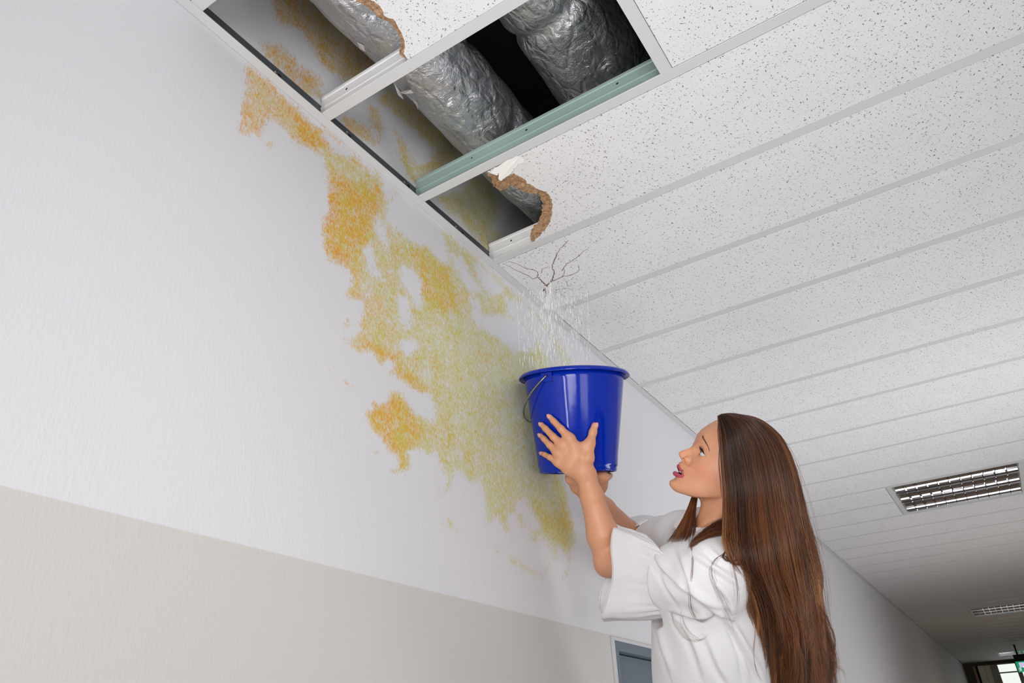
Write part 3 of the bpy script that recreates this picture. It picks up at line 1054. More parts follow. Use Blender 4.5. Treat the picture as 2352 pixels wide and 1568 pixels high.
def field(prims, P, keep=None):
    D = np.full(len(P), 9.0)
    for i, p in enumerate(prims):
        if keep is not None and not keep[i]:
            continue
        op = getattr(p, 'op', 'u')
        if op == 'u':
            D = smin(D, p(P), p.k)
        elif op == 's':
            D = smax(D, -p(P), p.k)
    return D


def surface_nets(prims, gx, gy, gz, B=12):
    """sparse surface nets on a rectilinear grid; returns vertices and quads"""
    g = [np.asarray(a, float) for a in (gx, gy, gz)]
    nb = [(len(a) - 2) // B + 1 for a in g]
    g = [np.concatenate([a, a[-1] + (a[-1] - a[-2]) * np.arange(1, n * B + 2 - len(a))]) if n * B + 1 > len(a) else a for a, n in zip(g, nb)]
    lo = [a[:-1:B][:n] for a, n in zip(g, nb)]
    hi = [a[B::B][:n] for a, n in zip(g, nb)]
    I = np.stack(np.meshgrid(*[np.arange(n) for n in nb], indexing='ij'), -1).reshape(-1, 3)
    L = np.stack([lo[k][I[:, k]] for k in range(3)], 1)
    H = np.stack([hi[k][I[:, k]] for k in range(3)], 1)
    Cc = (L + H) / 2
    half = np.linalg.norm(H - L, axis=1) / 2
    cen = np.array([p.c for p in prims])
    rad = np.array([p.R for p in prims])
    near = np.zeros(len(Cc), bool)
    for s in range(0, len(Cc), 20000):
        dd = np.linalg.norm(Cc[s:s + 20000, None] - cen[None], axis=2) - rad
        near[s:s + 20000] = dd.min(1) < half[s:s + 20000] + 0.02
    idx = np.where(near)[0]
    D = field(prims, Cc[idx])
    idx = idx[np.abs(D) < half[idx] * 1.9 + 0.010]
    N = [len(a) for a in g]
    cid_all, vert_all, edges = [], [], []
    o = np.arange(B + 1)
    loc = np.stack(np.meshgrid(o, o, o, indexing='ij'), -1).reshape(-1, 3)
    for bi in idx:
        base = I[bi] * B
        nd = base + loc
        P = np.stack([g[k][nd[:, k]] for k in range(3)], 1)
        keep = (np.linalg.norm(cen - Cc[bi], axis=1) - rad) < half[bi] + 0.035
        if not keep.any():
            continue
        F = field(prims, P, keep).reshape(B + 1, B + 1, B + 1)
        P = P.reshape(B + 1, B + 1, B + 1, 3)
        sg = F < 0
        if sg.all() or not sg.any():
            continue
        acc = np.zeros((B, B, B, 3))
        cnt = np.zeros((B, B, B))
        sl = lambda a, dx, dy, dz: a[dx:dx + B, dy:dy + B, dz:dz + B]
        for ax in range(3):
            for u in (0, 1):
                for v in (0, 1):
                    o0 = [0, 0, 0]
                    o0[(ax + 1) % 3], o0[(ax + 2) % 3] = u, v
                    o1 = list(o0)
                    o1[ax] = 1
                    f0, f1 = sl(F, *o0), sl(F, *o1)
                    cr = (f0 < 0) != (f1 < 0)
                    t = np.where(cr, f0 / np.where(cr, f0 - f1, 1), 0)[..., None]
                    acc += np.where(cr[..., None], sl(P, *o0) * (1 - t) + sl(P, *o1) * t, 0)
                    cnt += cr
                    if u == 0 and v == 0 and cr.any():
                        w = np.argwhere(cr)
                        edges.append(np.concatenate([w + base, np.full((len(w), 1), ax), (f0 < 0)[cr][:, None]], 1))
        act = np.argwhere(cnt > 0)
        c = cnt[cnt > 0]
        cid_all.append(((act[:, 0] + base[0]) * N[1] + act[:, 1] + base[1]) * N[2] + act[:, 2] + base[2])
        vert_all.append(acc[cnt > 0] / c[:, None])
    cid = np.concatenate(cid_all)
    V = np.concatenate(vert_all)
    od = np.argsort(cid)
    cid, V = cid[od], V[od]
    E = np.concatenate(edges)
    quads = []
    for ax in range(3):
        e = E[E[:, 3] == ax]
        u, v = (ax + 1) % 3, (ax + 2) % 3
        ids = []
        ok = np.ones(len(e), bool)
        for du, dv in ((0, 0), (-1, 0), (-1, -1), (0, -1)):
            q = e[:, :3].copy()
            q[:, u] += du
            q[:, v] += dv
            c = (q[:, 0] * N[1] + q[:, 1]) * N[2] + q[:, 2]
            k = np.clip(np.searchsorted(cid, c), 0, len(cid) - 1)
            ok &= cid[k] == c
            ids.append(k)
        Q = np.stack(ids, 1)
        Q = np.where(e[:, 4:5] == 1, Q, Q[:, ::-1])
        quads.append(Q[ok])
    return V, np.concatenate(quads)


def fast_mesh(name, V, Q, mats, parent=None):
    me = bpy.data.meshes.new(name)
    me.vertices.add(len(V))
    me.vertices.foreach_set('co', np.asarray(V, np.float32).ravel())
    me.loops.add(Q.size)
    me.loops.foreach_set('vertex_index', np.asarray(Q, np.int32).ravel())
    me.polygons.add(len(Q))
    me.polygons.foreach_set('loop_start', np.arange(0, Q.size, 4, dtype=np.int32))
    me.polygons.foreach_set('loop_total', np.full(len(Q), 4, np.int32))
    me.polygons.foreach_set('use_smooth', np.ones(len(Q), bool))
    for m in (mats if isinstance(mats, (list, tuple)) else [mats]):
        me.materials.append(m)
    me.update(calc_edges=True)
    me.validate()
    o = bpy.data.objects.new(name, me)
    COL.objects.link(o)
    if parent is not None:
        o.parent = parent
    return o


def axis(*segs):
    """grid lines with a spacing per stretch: (start, end, step) ..."""
    out = []
    for a, b, st in segs:
        out.append(np.linspace(a, b, max(2, int(round((b - a) / st)) + 1))[:-1])
    return np.concatenate(out + [[segs[-1][1]]])


# ------------------------------------------------------------------ the woman: frame of the head
_v = nrm(ray(1610, 1060))
_r = nrm(CR - _v * (CR @ _v))
_u = np.cross(-_v, _r)
_t, _y = math.radians(32), math.radians(14)
_a = -math.cos(_t) * _r + math.sin(_t) * _u
HF = math.cos(_y) * _a - math.sin(_y) * _v         # where the face points
HL = -math.cos(_y) * _v - math.sin(_y) * _a        # her left
HU = math.sin(_t) * _r + math.cos(_t) * _u
HS = 1.036                                         # her head's size against the nominal one
HO = px(1599, 1021, 1.53 * HS) - 0.085 * HS * HF - 0.035 * HS * HU
HM = np.stack([HF, HL, HU])
h2w = lambda x, y, z: HO + (HF * x + HL * y + HU * z) * (HS * 1e-3)
w2h = lambda P: (P - HO) @ HM.T * (1000.0 / HS)

PROF = np.array([(-76, 62), (-72.5, 76.6), (-71, 84), (-65.4, 91), (-58, 93.2), (-51, 90.5), (-45, 88), (-38, 88), (-31, 86.5), (-25, 90), (-20, 94.3), (-15, 96.2), (-11, 94.4), (-9.3, 94.0), (-7.3, 95.3), (-4.5, 101), (-1.6, 105.4), (1.0, 106.9),
                 (3.4, 107.2), (6.5, 106), (11.9, 102), (20, 94), (28, 87.2), (35, 85), (42, 85.6), (50, 87), (58, 88.8), (66, 89.6), (77, 85.5), (89, 80), (100, 74), (112, 60), (124, 30), (132, -40)])
BASE = np.array([(-80, 40), (-72, 70), (-65, 80), (-55, 83), (-45, 82), (-30, 81), (-15, 82), (0, 81), (12, 80), (22, 80), (35, 83), (50, 86.5), (58, 88.5), (66, 89.3), (77, 85.3), (89, 80), (100, 74), (112, 60), (124, 30), (132, -40)])
WID = np.array([(-80, 34), (-70, 40), (-60, 47), (-45, 54), (-30, 59), (-10, 64), (10, 68), (30, 69), (50, 68), (75, 66), (100, 60), (125, 46)])
NOSEW = np.array([(-12, 10), (-8, 10), (-3, 9.5), (3, 9.0), (10, 8.0), (20, 7.0), (30, 8.0), (40, 14), (50, 26)])


def cub(T, z):
    return np.interp(z, T[:, 0], T[:, 1])


def face_field(P):
    q = w2h(P)
    x, y, z = q[:, 0], np.abs(q[:, 1]), q[:, 2]
    ys = q[:, 1]
    b = cub(BASE, z)
    w = cub(WID, z)
    p = cub(PROF, z)
    e = np.clip(y / w, 0, 0.999)
    xc = 8.0
    X = xc + (b - xc) * (1 - e ** 2.35) ** (1 / 2.1)
    nw = cub(NOSEW, z)
    nose = np.where((z > -12), (p - b), 0) * np.exp(-(y / nw) ** 2.2)
    chin = np.where(z <= -12, (p - b), 0) * np.exp(-(y / 21.0) ** 2.4)
    X = X + nose + chin
    X += 2.6 * np.exp(-((y - 30) / 22) ** 2 - ((z - 50) / 9) ** 2)                      # brow ridge
    X += 3.4 * np.exp(-((y - 46) / 15) ** 2 - ((z - 2) / 14) ** 2)                      # cheekbone
    X -= 2.4 * np.exp(-((y - 40) / 14) ** 2 - ((z + 26) / 16) ** 2)                     # below cheekbone
    X += 2.0 * np.exp(-((y - 27) / 9) ** 2 - ((z + 14) / 15) ** 2)                      # fold beside the mouth
    X -= 1.8 * np.exp(-(y / 3.2) ** 2 - ((z + 14) / 5) ** 2)                            # philtrum
    X -= 2.6 * np.exp(-(y / 15) ** 2 - ((z + 49) / 5) ** 2)                             # below the lower lip
    d = (x - X) * 0.82
    zl = np.interp(x, [0, 15, 30, 42, 56, 68, 78, 90], [-44, -50, -58, -63, -66.5, -69.5, -72, -73]) + (y / 48) ** 2 * 9
    d = smax(d, (zl - z) * 0.9, 14.0)
    d = smax(d, (4 - x), 10.0)
    d = smax(d, y - w * 1.0, 6.0)
    d = np.maximum(d, z - 128)
    return d * 1e-3


EYE = (64.5, 31.0, 26.0)
ER = 12.0


def lid_open(P, s):
    """almond opening of one eye, negative inside"""
    q = w2h(P)
    x, y, z = q[:, 0], q[:, 1] * s, q[:, 2]
    t = np.clip((y - 17.0) / 28.5, 0, 1)
    zc = 22.8 + 0.8 * t
    up = 9.8 * np.sin(np.pi * t ** 0.85) ** 0.75
    dn = 2.9 * np.sin(np.pi * t ** 1.15) ** 0.8
    d = np.maximum(z - zc - up, zc - dn - z)
    d = np.maximum(d, np.maximum(17.0 - y, y - 45.5))
    d = np.maximum(d, 58.0 - x)
    return d * 1e-3


hp = lambda x, y, z: h2w(x, y, z)
B3 = []
B3.append(Ell(hp(-8, 0, 38), (0.098, 0.0735, 0.090), HM, 0.02))
B3.append(Fn(face_field, hp(45, 0, 20), 0.125, 0.016))
for s in (-1, 1):
    B3.append(Ell(hp(86.5, 11.8 * s, -1.0), (0.0085, 0.0058, 0.0068), HM, 0.006))       # nostril wing
    B3.append(Fn(Ell(hp(84, 31 * s, 24), (0.0125, 0.0165, 0.0100), HM).__call__, hp(84, 31 * s, 24), 0.03, 0.010, 's'))
    B3.append(Ell(hp(*[EYE[0], EYE[1] * s, EYE[2]]), (0.0139, 0.0139, 0.0139), HM, 0.0045))
    B3.append(Ell(hp(-12, 69 * s, -2), (0.016, 0.006, 0.028), HM, 0.006))                # ear
    B3.append(Cap(hp(98.5, 5 * s, -9.0), hp(90, 6.5 * s, -3.0), 0.0026, 0.003, 0.003))
    B3[-1] = Fn(B3[-1].__call__, hp(94, 6 * s, -6), 0.012, 0.003, 's')                 # nostril
# mouth: cavity, then lips
MC = (77.5, 23.0, -34.0)
B3.append(Fn(Ell(hp(86, 0, -29.5), (0.021, 0.0195, 0.0062), HM).__call__, hp(86, 0, -29.5), 0.026, 0.003, 's'))
TT_ = np.linspace(1, 0, 12)
UL = [(94.2 - 16.5 * t ** 2.1, 23.2 * t, -21.2 - 12.8 * t ** 1.5 - 0.5 * math.exp(-(t / 0.10) ** 2)) for t in TT_]
LLp = [(91.6 - 14.0 * t ** 2.0, 23.0 * t, -38.8 + 3.6 * t ** 2.6) for t in TT_]
UR = [0.8 + 2.3 * (1 - t ** 1.3) for t in TT_]
LR = [1.0 + 4.2 * (1 - t ** 1.7) for t in TT_]


def chain(L, R):
    caps = [Cap(hp(a[0], a[1] * s, a[2]), hp(b[0], b[1] * s, b[2]), ra * 1e-3, rb * 1e-3) for s in (-1, 1) for a, b, ra, rb in zip(L[:-1], L[1:], R[:-1], R[1:])]

    def f(P):
        d = caps[0](P)
        for c in caps[1:]:
            d = np.minimum(d, c(P))
        return d
    return f


B3.append(Fn(chain(UL, UR), hp(88, 0, -27), 0.032, 0.0035))
B3.append(Fn(chain(LLp, LR), hp(86, 0, -37), 0.032, 0.0035))
HEAD_LAST = len(B3)
# neck
NB = px(1645, 1258, 1.598)
B3.append(Cap(hp(-22, 0, -10), hp(-52, 0, -118), 0.050, 0.050, 0.022))
B3.append(Cap(hp(-52, 0, -118), NB, 0.050, 0.060, 0.02))
for s in (-1, 1):
    B3.append(Cap(hp(-18, 52 * s, -20), hp(-14, 14 * s, -132), 0.011, 0.010, 0.018))     # neck muscle
# trunk, shoulders
LS = px(1640, 1322, 1.450)
RS = px(1566, 1238, 1.775)
CH = px(1628, 1420, 1.595)
WA = px(1640, 1600, 1.59)
PE = px(1652, 1790, 1.58)
TX = nrm(LS - RS)
TU = nrm(NB - PE)
TF = nrm(np.cross(TX, TU))
TX = np.cross(TU, TF)
TM = np.stack([TX, TF, TU])
EL = px(1402, 1288, 1.70)
WR_L = px(1346, 1092, 1.735)
ER_ = px(1474, 1262, 2.045)
WR_R = px(1357, 1133, 1.835)
B3.append(Ell(CH, (0.150, 0.098, 0.17), TM, 0.05))
B3.append(Ell(WA, (0.118, 0.088, 0.14), TM, 0.05))
B3.append(Ell(PE, (0.160, 0.105, 0.12), TM, 0.05))
for sh in (LS, RS):
    B3.append(Cap(NB - TU * 0.025, sh, 0.036, 0.042, 0.03))
    B3.append(Ell(sh, (0.048, 0.048, 0.048), None, 0.02))


def arm(sh, el, wr, outw, k0=0.02):
    m1 = sh + (el - sh) * 0.45
    B3.append(Cap(sh, m1, 0.047, 0.042, 0.02))
    B3.append(Cap(m1, el, 0.042, 0.035, 0.015))
    f1 = el + (wr - el) * 0.30
    f2 = el + (wr - el) * 0.75
    B3.append(Cap(el, f1, 0.035, 0.0365, 0.012))
    B3.append(Cap(f1, f2, 0.0365, 0.0265, 0.012))
    B3.append(Cap(f2, wr, 0.0265, 0.0225, 0.012))


arm(LS, EL, WR_L, None)
arm(RS, ER_, WR_R, None)
B3.append(Ell(EL + nrm(EL - LS) * 0.020 - AX * 0.012, (0.020, 0.020, 0.020), None, 0.02))   # elbow point

# left hand spread on the bucket wall
FING = {  # pixel of tip, far joint, middle joint, knuckle ; radii
    'index': [(1263, 957), (1272, 967), (1289, 985), (1309, 1008)],
    'middle': [(1244, 975), (1253, 984), (1271, 1003), (1292, 1023)],
    'ring': [(1242, 1000), (1250, 1008), (1263, 1022), (1283, 1041)],
    'little': [(1245, 1041), (1252, 1044), (1263, 1050), (1284, 1062)]}
FR = {'index': (0.0062, 0.0072, 0.0086, 0.0108), 'middle': (0.0062, 0.0074, 0.0087, 0.0108), 'ring': (0.0060, 0.0070, 0.0082, 0.0102), 'little': (0.0052, 0.0060, 0.0068, 0.0090)}
LIFT = (0.0068, 0.0100, 0.0150, 0.0150)
NAILS = []
wl = WR_L
for nme, pts in FING.items():
    J, Nn = [], []
    for (x, y), lf in zip(pts, LIFT):
        p, n = bucket_hit(x, y, lf)
        J.append(p)
        Nn.append(n)
    R = FR[nme]
    for i in range(3):
        B3.append(Cap(J[i], J[i + 1], R[i], R[i + 1], 0.0035))
    NAILS.append((J[0], nrm(J[0] - J[1]), Nn[0], R[0]))
    wo = wl + BX * {'index': 0.006, 'middle': 0.001, 'ring': -0.006, 'little': -0.011}[nme] + AX * 0.004
    m = (J[3] + wo) / 2 + nrm(Nn[3]) * 0.003
    B3.append(Cap(J[3], m, R[3], 0.0140, 0.016))
    B3.append(Cap(m, wo, 0.0138, 0.0155, 0.016))
TH = [(1366, 977), (1362, 992), (1355, 1018), (1350, 1052)]
J, Nn = [], []
for (x, y), lf in zip(TH, (0.0090, 0.0110, 0.0145, 0.019)):
    p, n = bucket_hit(x, y, lf)
    J.append(p)
    Nn.append(n)
for i, (ra, rb) in enumerate(((0.0078, 0.0092), (0.0092, 0.0104), (0.0104, 0.0140))):
    B3.append(Cap(J[i], J[i + 1], ra, rb, 0.005))
B3.append(Cap(J[3], wl - BX * 0.005, 0.0130, 0.0150, 0.012))
B3.append(Cap(J[2], bucket_hit(1322, 1030, 0.015)[0], 0.0085, 0.0105, 0.014))            # web of the thumb
NAILS.append((J[0], nrm(J[0] - J[1]), nrm(Nn[0] + 0.75 * BX), 0.0078))

# right hand flat under the bucket's bottom
into = nrm(BY * 0.9 + BX * 0.25)
for i, (hx, r0, ln, fx) in enumerate(((1312, 0.0135, 0.050, -0.018), (1331, 0.0145, 0.062, -0.008), (1352, 0.0145, 0.064, 0.002), (1372, 0.0140, 0.056, 0.012), (1387, 0.0115, 0.030, 0.004))):
    h0 = px(hx, 1095, 1.795)
    h0 = h0 - AX * ((h0 - BOT) @ AX + r0 + 0.0015)
    w0 = WR_R + BX * (hx - 1352) * 0.00036
    mdl = (h0 + w0) / 2 + BY * 0.004
    B3.append(Cap(w0, mdl, 0.0165, 0.0165, 0.014))
    B3.append(Cap(mdl, h0, 0.0165, r0, 0.014))
    k0 = h0 + into * 0.045 + BX * fx * 0.5
    k0 = k0 - AX * ((k0 - BOT) @ AX + 0.0112)
    k1 = k0 + into * ln * 0.5 + BX * fx * 0.5
    k2 = k1 + into * ln * 0.5 + BX * fx * 0.4
    k1 = k1 - AX * ((k1 - BOT) @ AX + 0.0098)
    k2 = k2 - AX * ((k2 - BOT) @ AX + 0.0082)
    B3.append(Cap(h0, k0, r0, 0.0098, 0.008))
    B3.append(Cap(k0, k1, 0.0098, 0.0084, 0.003))
    B3.append(Cap(k1, k2, 0.0084, 0.0066, 0.003))
# legs down to the step
STEP_Z = PE[2] - 0.83
LEGS = []
for s in (-1, 1):
    hip = PE + TX * 0.085 * s - TU * 0.04
    kn = hip + np.array([-0.02, 0.0, -0.40]) + TX * 0.01 * s
    an = np.array([kn[0] + 0.02, kn[1], STEP_Z + 0.075])
    LEGS.append((hip, kn, an))
    B3.append(Cap(hip, kn, 0.082, 0.055, 0.03))
    B3.append(Cap(kn, kn + (an - kn) * 0.35, 0.055, 0.053, 0.02))
    B3.append(Cap(kn + (an - kn) * 0.35, an, 0.053, 0.036, 0.02))
    fwd = nrm(np.array([TF[0], TF[1], 0]))
    B3.append(Cap(an - np.array([0, 0, 0.03]) - fwd * 0.03, an + fwd * 0.14 - np.array([0, 0, 0.053]), 0.036, 0.022, 0.02))
# eyelid openings last so nothing fills them
for s in (-1, 1):
    B3.append(Fn(lambda P, s=s: lid_open(P, s), hp(66, 31 * s, 26), 0.022, 0.0006, 's'))
for p in B3:                   # small face parts only count near the face
    p.R = p.R + 0.004
gx = axis((-0.06, 0.0, 0.006), (0.0, 0.36, 0.0017), (0.36, 0.54, 0.0014), (0.54, 0.86, 0.005))
gy = axis((1.10, 1.26, 0.005), (1.26, 1.60, 0.0014), (1.60, 1.74, 0.0017), (1.74, 1.95, 0.006))
gz = axis((STEP_Z - 0.03, 1.80, 0.012), (1.80, 2.0, 0.005), (2.0, 2.10, 0.0022), (2.10, 2.34, 0.0014), (2.34, 2.60, 0.0017))
V, Q = surface_nets(B3, gx, gy, gz)


def relax(V, Q, w, n):
    for _ in range(n):
        acc = np.zeros_like(V)
        cnt = np.zeros(len(V))
        for i in range(4):
            for j in (1, 3):
                np.add.at(acc, Q[:, i], V[Q[:, (i + j) % 4]])
                np.add.at(cnt, Q[:, i], 1)
        V = V + np.where(cnt > 5, w, 0)[:, None] * (acc / np.maximum(cnt, 1)[:, None] - V) * 0.6
    return V


# even out the back of the left hand and both wrists
_pc = bucket_hit(1318, 1050, 0.02)[0]
_w = np.clip(1.35 - np.linalg.norm(V - _pc, axis=1) / 0.036, 0, 1)
_w = np.maximum(_w, np.clip(1.3 - np.linalg.norm(V - WR_L, axis=1) / 0.04, 0, 1))
_w = np.maximum(_w, np.clip(1.3 - np.linalg.norm(V - WR_R - AX * 0.015, axis=1) / 0.035, 0, 1))
_m = _w > 0
_sub = np.all(_m[Q], axis=1)
V = relax(V, Q[_sub], _w, 26)
m_skin = mat('skin', (214, 154, 124), 0.42, spec=0.4)
m_skin.node_tree.nodes['Principled BSDF'].inputs['Subsurface Weight'].default_value = 0.12
m_skin.node_tree.nodes['Principled BSDF'].inputs['Subsurface Radius'].default_value = (0.012, 0.005, 0.003)
person = fast_mesh('person', V, Q, m_skin)
q = w2h(V)
inhead = (np.abs(q[:, 1]) < 80) & (q[:, 2] > -75) & (q[:, 2] < 135) & (q[:, 0] > -20)


def seg_d(q, L, rr):
    d = np.full(len(q), 99.0)
    for s in (-1, 1):
        for (a, b, ra, rb) in zip(L[:-1], L[1:], rr[:-1], rr[1:]):
            a = np.array([a[0], a[1] * s, a[2]])
            b = np.array([b[0], b[1] * s, b[2]])
            dd = b - a
            t = np.clip(((q - a) @ dd) / (dd @ dd), 0, 1)
            d = np.minimum(d, np.linalg.norm(q - a - t[:, None] * dd, axis=1) - (ra + (rb - ra) * t))
    return d


dl = np.minimum(seg_d(q, UL, UR), seg_d(q, LLp, LR))
lipv = np.clip(1.0 - (dl - 0.7) / 0.6, 0, 1)
cav = Ell((86, 0, -29.5), (22, 20.5, 7.0))(q)
lipv = np.where(inhead, lipv, 0)
mouth = np.where(inhead & (cav < 0.25) & (dl > 1.5) & (np.abs(q[:, 1]) < 17), 1.0, 0.0)
liner = np.zeros(len(V))
for s in (-1, 1):
    ld = lid_open(V, s) * 1000
    er = np.linalg.norm(q - np.array([EYE[0], EYE[1] * s, EYE[2]]), axis=1)
    upper = np.clip((q[:, 2] - 22.5) / 2.0, 0.35, 1)
    liner = np.maximum(liner, np.where(inhead & (er < 16), np.clip(1.25 - np.abs(ld) / 1.5, 0, 1) * upper, 0))
blush = np.zeros(len(V))
for s in (-1, 1):
    blush = np.maximum(blush, np.exp(-((q[:, 1] - 48 * s) / 20) ** 2 - ((q[:, 2] + 4) / 16) ** 2) * 0.8)
blush = np.maximum(blush, 0.8 * np.exp(-((q[:, 0] - 103) / 9) ** 2 - (q[:, 1] / 12) ** 2 - ((q[:, 2] - 2) / 9) ** 2))
blush = np.where(inhead, blush, 0)
for nme, vals in (('lip', lipv), ('mouth', mouth), ('liner', liner), ('blush', blush)):
    attr(person, nme, vals)
nt = NT(m_skin)
A = lambda n: nt.n('ShaderNodeAttribute', attribute_name=n).outputs['Fac']
pos = nt.n('ShaderNodeNewGeometry').outputs['Position']
c = nt.mix(nt.noise(pos, 28, 4, 0.6), lin((204, 145, 112)), lin((214, 156, 123)))
c = nt.mix(nt.math('MULTIPLY', A('blush'), 0.55), c, lin((212, 128, 108)))
c = nt.mix(A('lip'), c, lin((172, 72, 88)))
c = nt.mix(A('mouth'), c, lin((70, 24, 28)))
c = nt.mix(A('liner'), c, lin((52, 36, 34)))
nt.link(c, 'Base Color')
nt.bump(nt.noise(pos, 700, 2), 0.06, 0.0008)
tag(person, 'woman in white blouse with long brown hair holding a blue bucket up', 'person')


# ------------------------------------------------------------------ face details
from mathutils.bvhtree import BVHTree


def bvh_of(*obs):
    vs, fs = [], []
    for o in obs:
        n = len(vs)
        vs += [v.co.copy() for v in o.data.vertices]
        fs += [tuple(i + n for i in p.vertices) for p in o.data.polygons]
    return BVHTree.FromPolygons(vs, fs)


BV = bvh_of(person)


def cast(x, y, lift=0.0, bv=None, fallback=None):
    d = nrm(ray(x, y))
    hit = (bv or BV).ray_cast(Vector(CAM), Vector(d))
    if hit[0] is None:
        return None if fallback is None else px(x, y, fallback)
    return np.array(hit[0]) - d * lift


m_eye_w = mat('eye_white', (206, 206, 208), 0.08)
m_iris = mat('grey_blue_iris', (112, 142, 156), 0.08)
m_limb = mat('iris_rim', (52, 66, 76), 0.08)
m_black = mat('black_pupil', (10, 10, 11), 0.05)
gaze = nrm([0.90, -0.12, 0.33])
for s in (-1, 1):
    gd = nrm(HF * gaze[0] + HL * gaze[1] * s + HU * gaze[2])
    t1 = nrm(np.cross(gd, HL))
    t2 = np.cross(gd, t1)
    c = h2w(EYE[0], EYE[1] * s, EYE[2])
    mb = MB()
    rs = [1, 8, 10, 16, 22, 27, 30, 40, 55, 70, 90, 110, 140, 179]
    rings = [[c + ER * HS * 1e-3 * (math.cos(math.radians(a)) * gd + math.sin(math.radians(a)) * (math.cos(p) * t1 + math.sin(p) * t2)) for p in np.linspace(0, 2 * math.pi, 32, endpoint=False)] for a in rs]
    for i in range(len(rs) - 1):
        mi = 3 if rs[i + 1] <= 10 else 1 if rs[i + 1] <= 27 else 2 if rs[i + 1] <= 30 else 0
        mb.rings([rings[i], rings[i + 1]], mi, cap0=(i == 0))
    mb.build('eye', [m_eye_w, m_iris, m_limb, m_black], person, True)

m_brow = mat('dark_brown_brow', (98, 64, 58), 0.6)
m_lash = mat('black_lash', (18, 14, 14), 0.5)


def hairlet(mb, P, r):
    mb.tube(P, [r, r * 0.8, r * 0.25], 3)


bl = [w2h(cast(x, y)[None])[0] for x, y in ((1612.5, 1001), (1616, 1008), (1621, 1016), (1626, 1025), (1629.5, 1034))]
bl = catmull(bl, 60)
for s in (-1, 1):
    mb = MB()
    for i in range(60):
        f = i / 59
        w = 2.3 * (1 - f) ** 0.7 + 0.25
        for _ in range(5 if f < 0.6 else 3):
            b0 = bl[i] + np.array([0, 0, RNG.uniform(-w, w) * 0.8])
            o = h2w(b0[0] + 30, b0[1] * s, b0[2])
            hit = BV.ray_cast(Vector(o), Vector(-HF))
            if hit[0] is None:
                continue
            p0 = np.array(hit[0])
            nn = np.array(hit[1])
            j = min(i + 4, 59)
            dr = bl[j] - bl[max(j - 8, 0)]
            dr = nrm(HF * dr[0] + HL * dr[1] * s + HU * (dr[2] + (1 - f) * 2.2 + RNG.normal(0, 0.8)))
            L = RNG.uniform(3.0, 4.6) * 1e-3 * (1 - 0.4 * f)
            hairlet(mb, [p0 - nn * 0.0004, p0 + dr * L * 0.5 + nn * 0.0007, p0 + dr * L + nn * 0.0004], 0.00022)
    mb.build('eyebrow', m_brow, person)
    mb = MB()
    for t in np.linspace(0.12, 1.0, 46):
        y = 17 + 28.5 * t
        z = 22.8 + 0.8 * t + 9.8 * math.sin(math.pi * min(t ** 0.85, 1)) ** 0.75 if t < 1 else 23.6
        rr = 13.6 ** 2 - (y - 31) ** 2 - (z - 26) ** 2
        x = EYE[0] + math.sqrt(max(rr, 1))
        L = 4.5 + 4.5 * math.sin(math.pi * min(1, t * 0.8 + 0.15))
        fan = (y - 30) / 15
        a = np.array([x - 0.6, y, z])
        b = a + np.array([L * 0.6, L * 0.30 * fan, -L * 0.05])
        c_ = a + np.array([L * 0.95, L * 0.55 * fan + RNG.normal(0, 0.4), L * 0.30])
        hairlet(mb, [h2w(p[0], p[1] * s, p[2]) for p in (a, b, c_)], 0.00034)
    mb.build('eyelashes', m_lash, person)
m_tooth = mat('tooth_white', (226, 220, 206), 0.25)
mb = MB()
for zt, zb, dx in ((-24.5, -31.2, 0.0), (-35.8, -40, -2.0)):
    for i in range(-5, 5):
        ya, yb = i * 3.7 + 0.12, (i + 1) * 3.7 - 0.12
        xa = lambda y: 86.5 + dx - (abs(y) / 18.5) ** 2 * 12
        g = [(xa(ya), ya), (xa((ya + yb) / 2) + 0.5, (ya + yb) / 2), (xa(yb), yb)]
        V = [h2w(x, y, zt) for x, y in g] + [h2w(x - 0.4, y, zb) for x, y in g] + [h2w(x - 4, y, zt) for x, y in g] + [h2w(x - 4, y, zb) for x, y in g]
        mb.add(V, [(0, 1, 4, 3), (1, 2, 5, 4), (3, 4, 10, 9), (4, 5, 11, 10), (0, 3, 9, 6), (2, 8, 11, 5)])
mb.build('teeth', m_tooth, person)
m_nail = mat('pale_pink_nail', (226, 166, 150), 0.18, spec=0.6)
for c, dr, nn, r in NAILS:
    nn = nrm(nn - dr * (nn @ dr))
    sd = np.cross(dr, nn)
    rings = []
    for i in range(15):
        f = -1 + i / 7.0
        L = (0.0062 + 0.0005) * f + 0.0008
        wv = r * 0.86 * max(0.10, 1 - abs(f) ** 3.0) ** 0.5
        row = []
        for k in range(7):
            g = -1 + k / 3.0
            th = g * 1.0
            row.append(c + dr * L + sd * (wv * math.sin(th) * 1.08) + nn * ((r + 0.0007) * (0.42 + 0.60 * math.cos(th)) - 0.0009 * max(0, f)))
        rings.append(row)
    MB().rings(rings, close=False).build('fingernail', m_nail, person, True)

# ------------------------------------------------------------------ blouse
m_shirt = mat('white_crinkle_cotton', (228, 227, 230), 0.85, spec=0.15)
m_shirt.node_tree.nodes['Principled BSDF'].inputs['Sheen Weight'].default_value = 0.15
nt = NT(m_shirt)
pos = nt.n('ShaderNodeNewGeometry').outputs['Position']
w1 = nt.noise(nt.n('ShaderNodeMapping', {'Vector': pos, 'Scale': (1, 1, 0.3)}).outputs[0], 420, 3, 0.6)
w2 = nt.noise(nt.n('ShaderNodeMapping', {'Vector': pos, 'Scale': (0.35, 0.35, 1)}).outputs[0], 420, 3, 0.6)
w3 = nt.noise(pos, 55, 4, 0.6, 0.8)
nt.bump(nt.math('ADD', nt.math('ADD', w1, w2), nt.math('MULTIPLY', w3, 1.5)), 0.35, 0.0016)
SEAM = px(1536, 1324, 1.562)
RSEAM = RS + (ER_ - RS) * 0.62
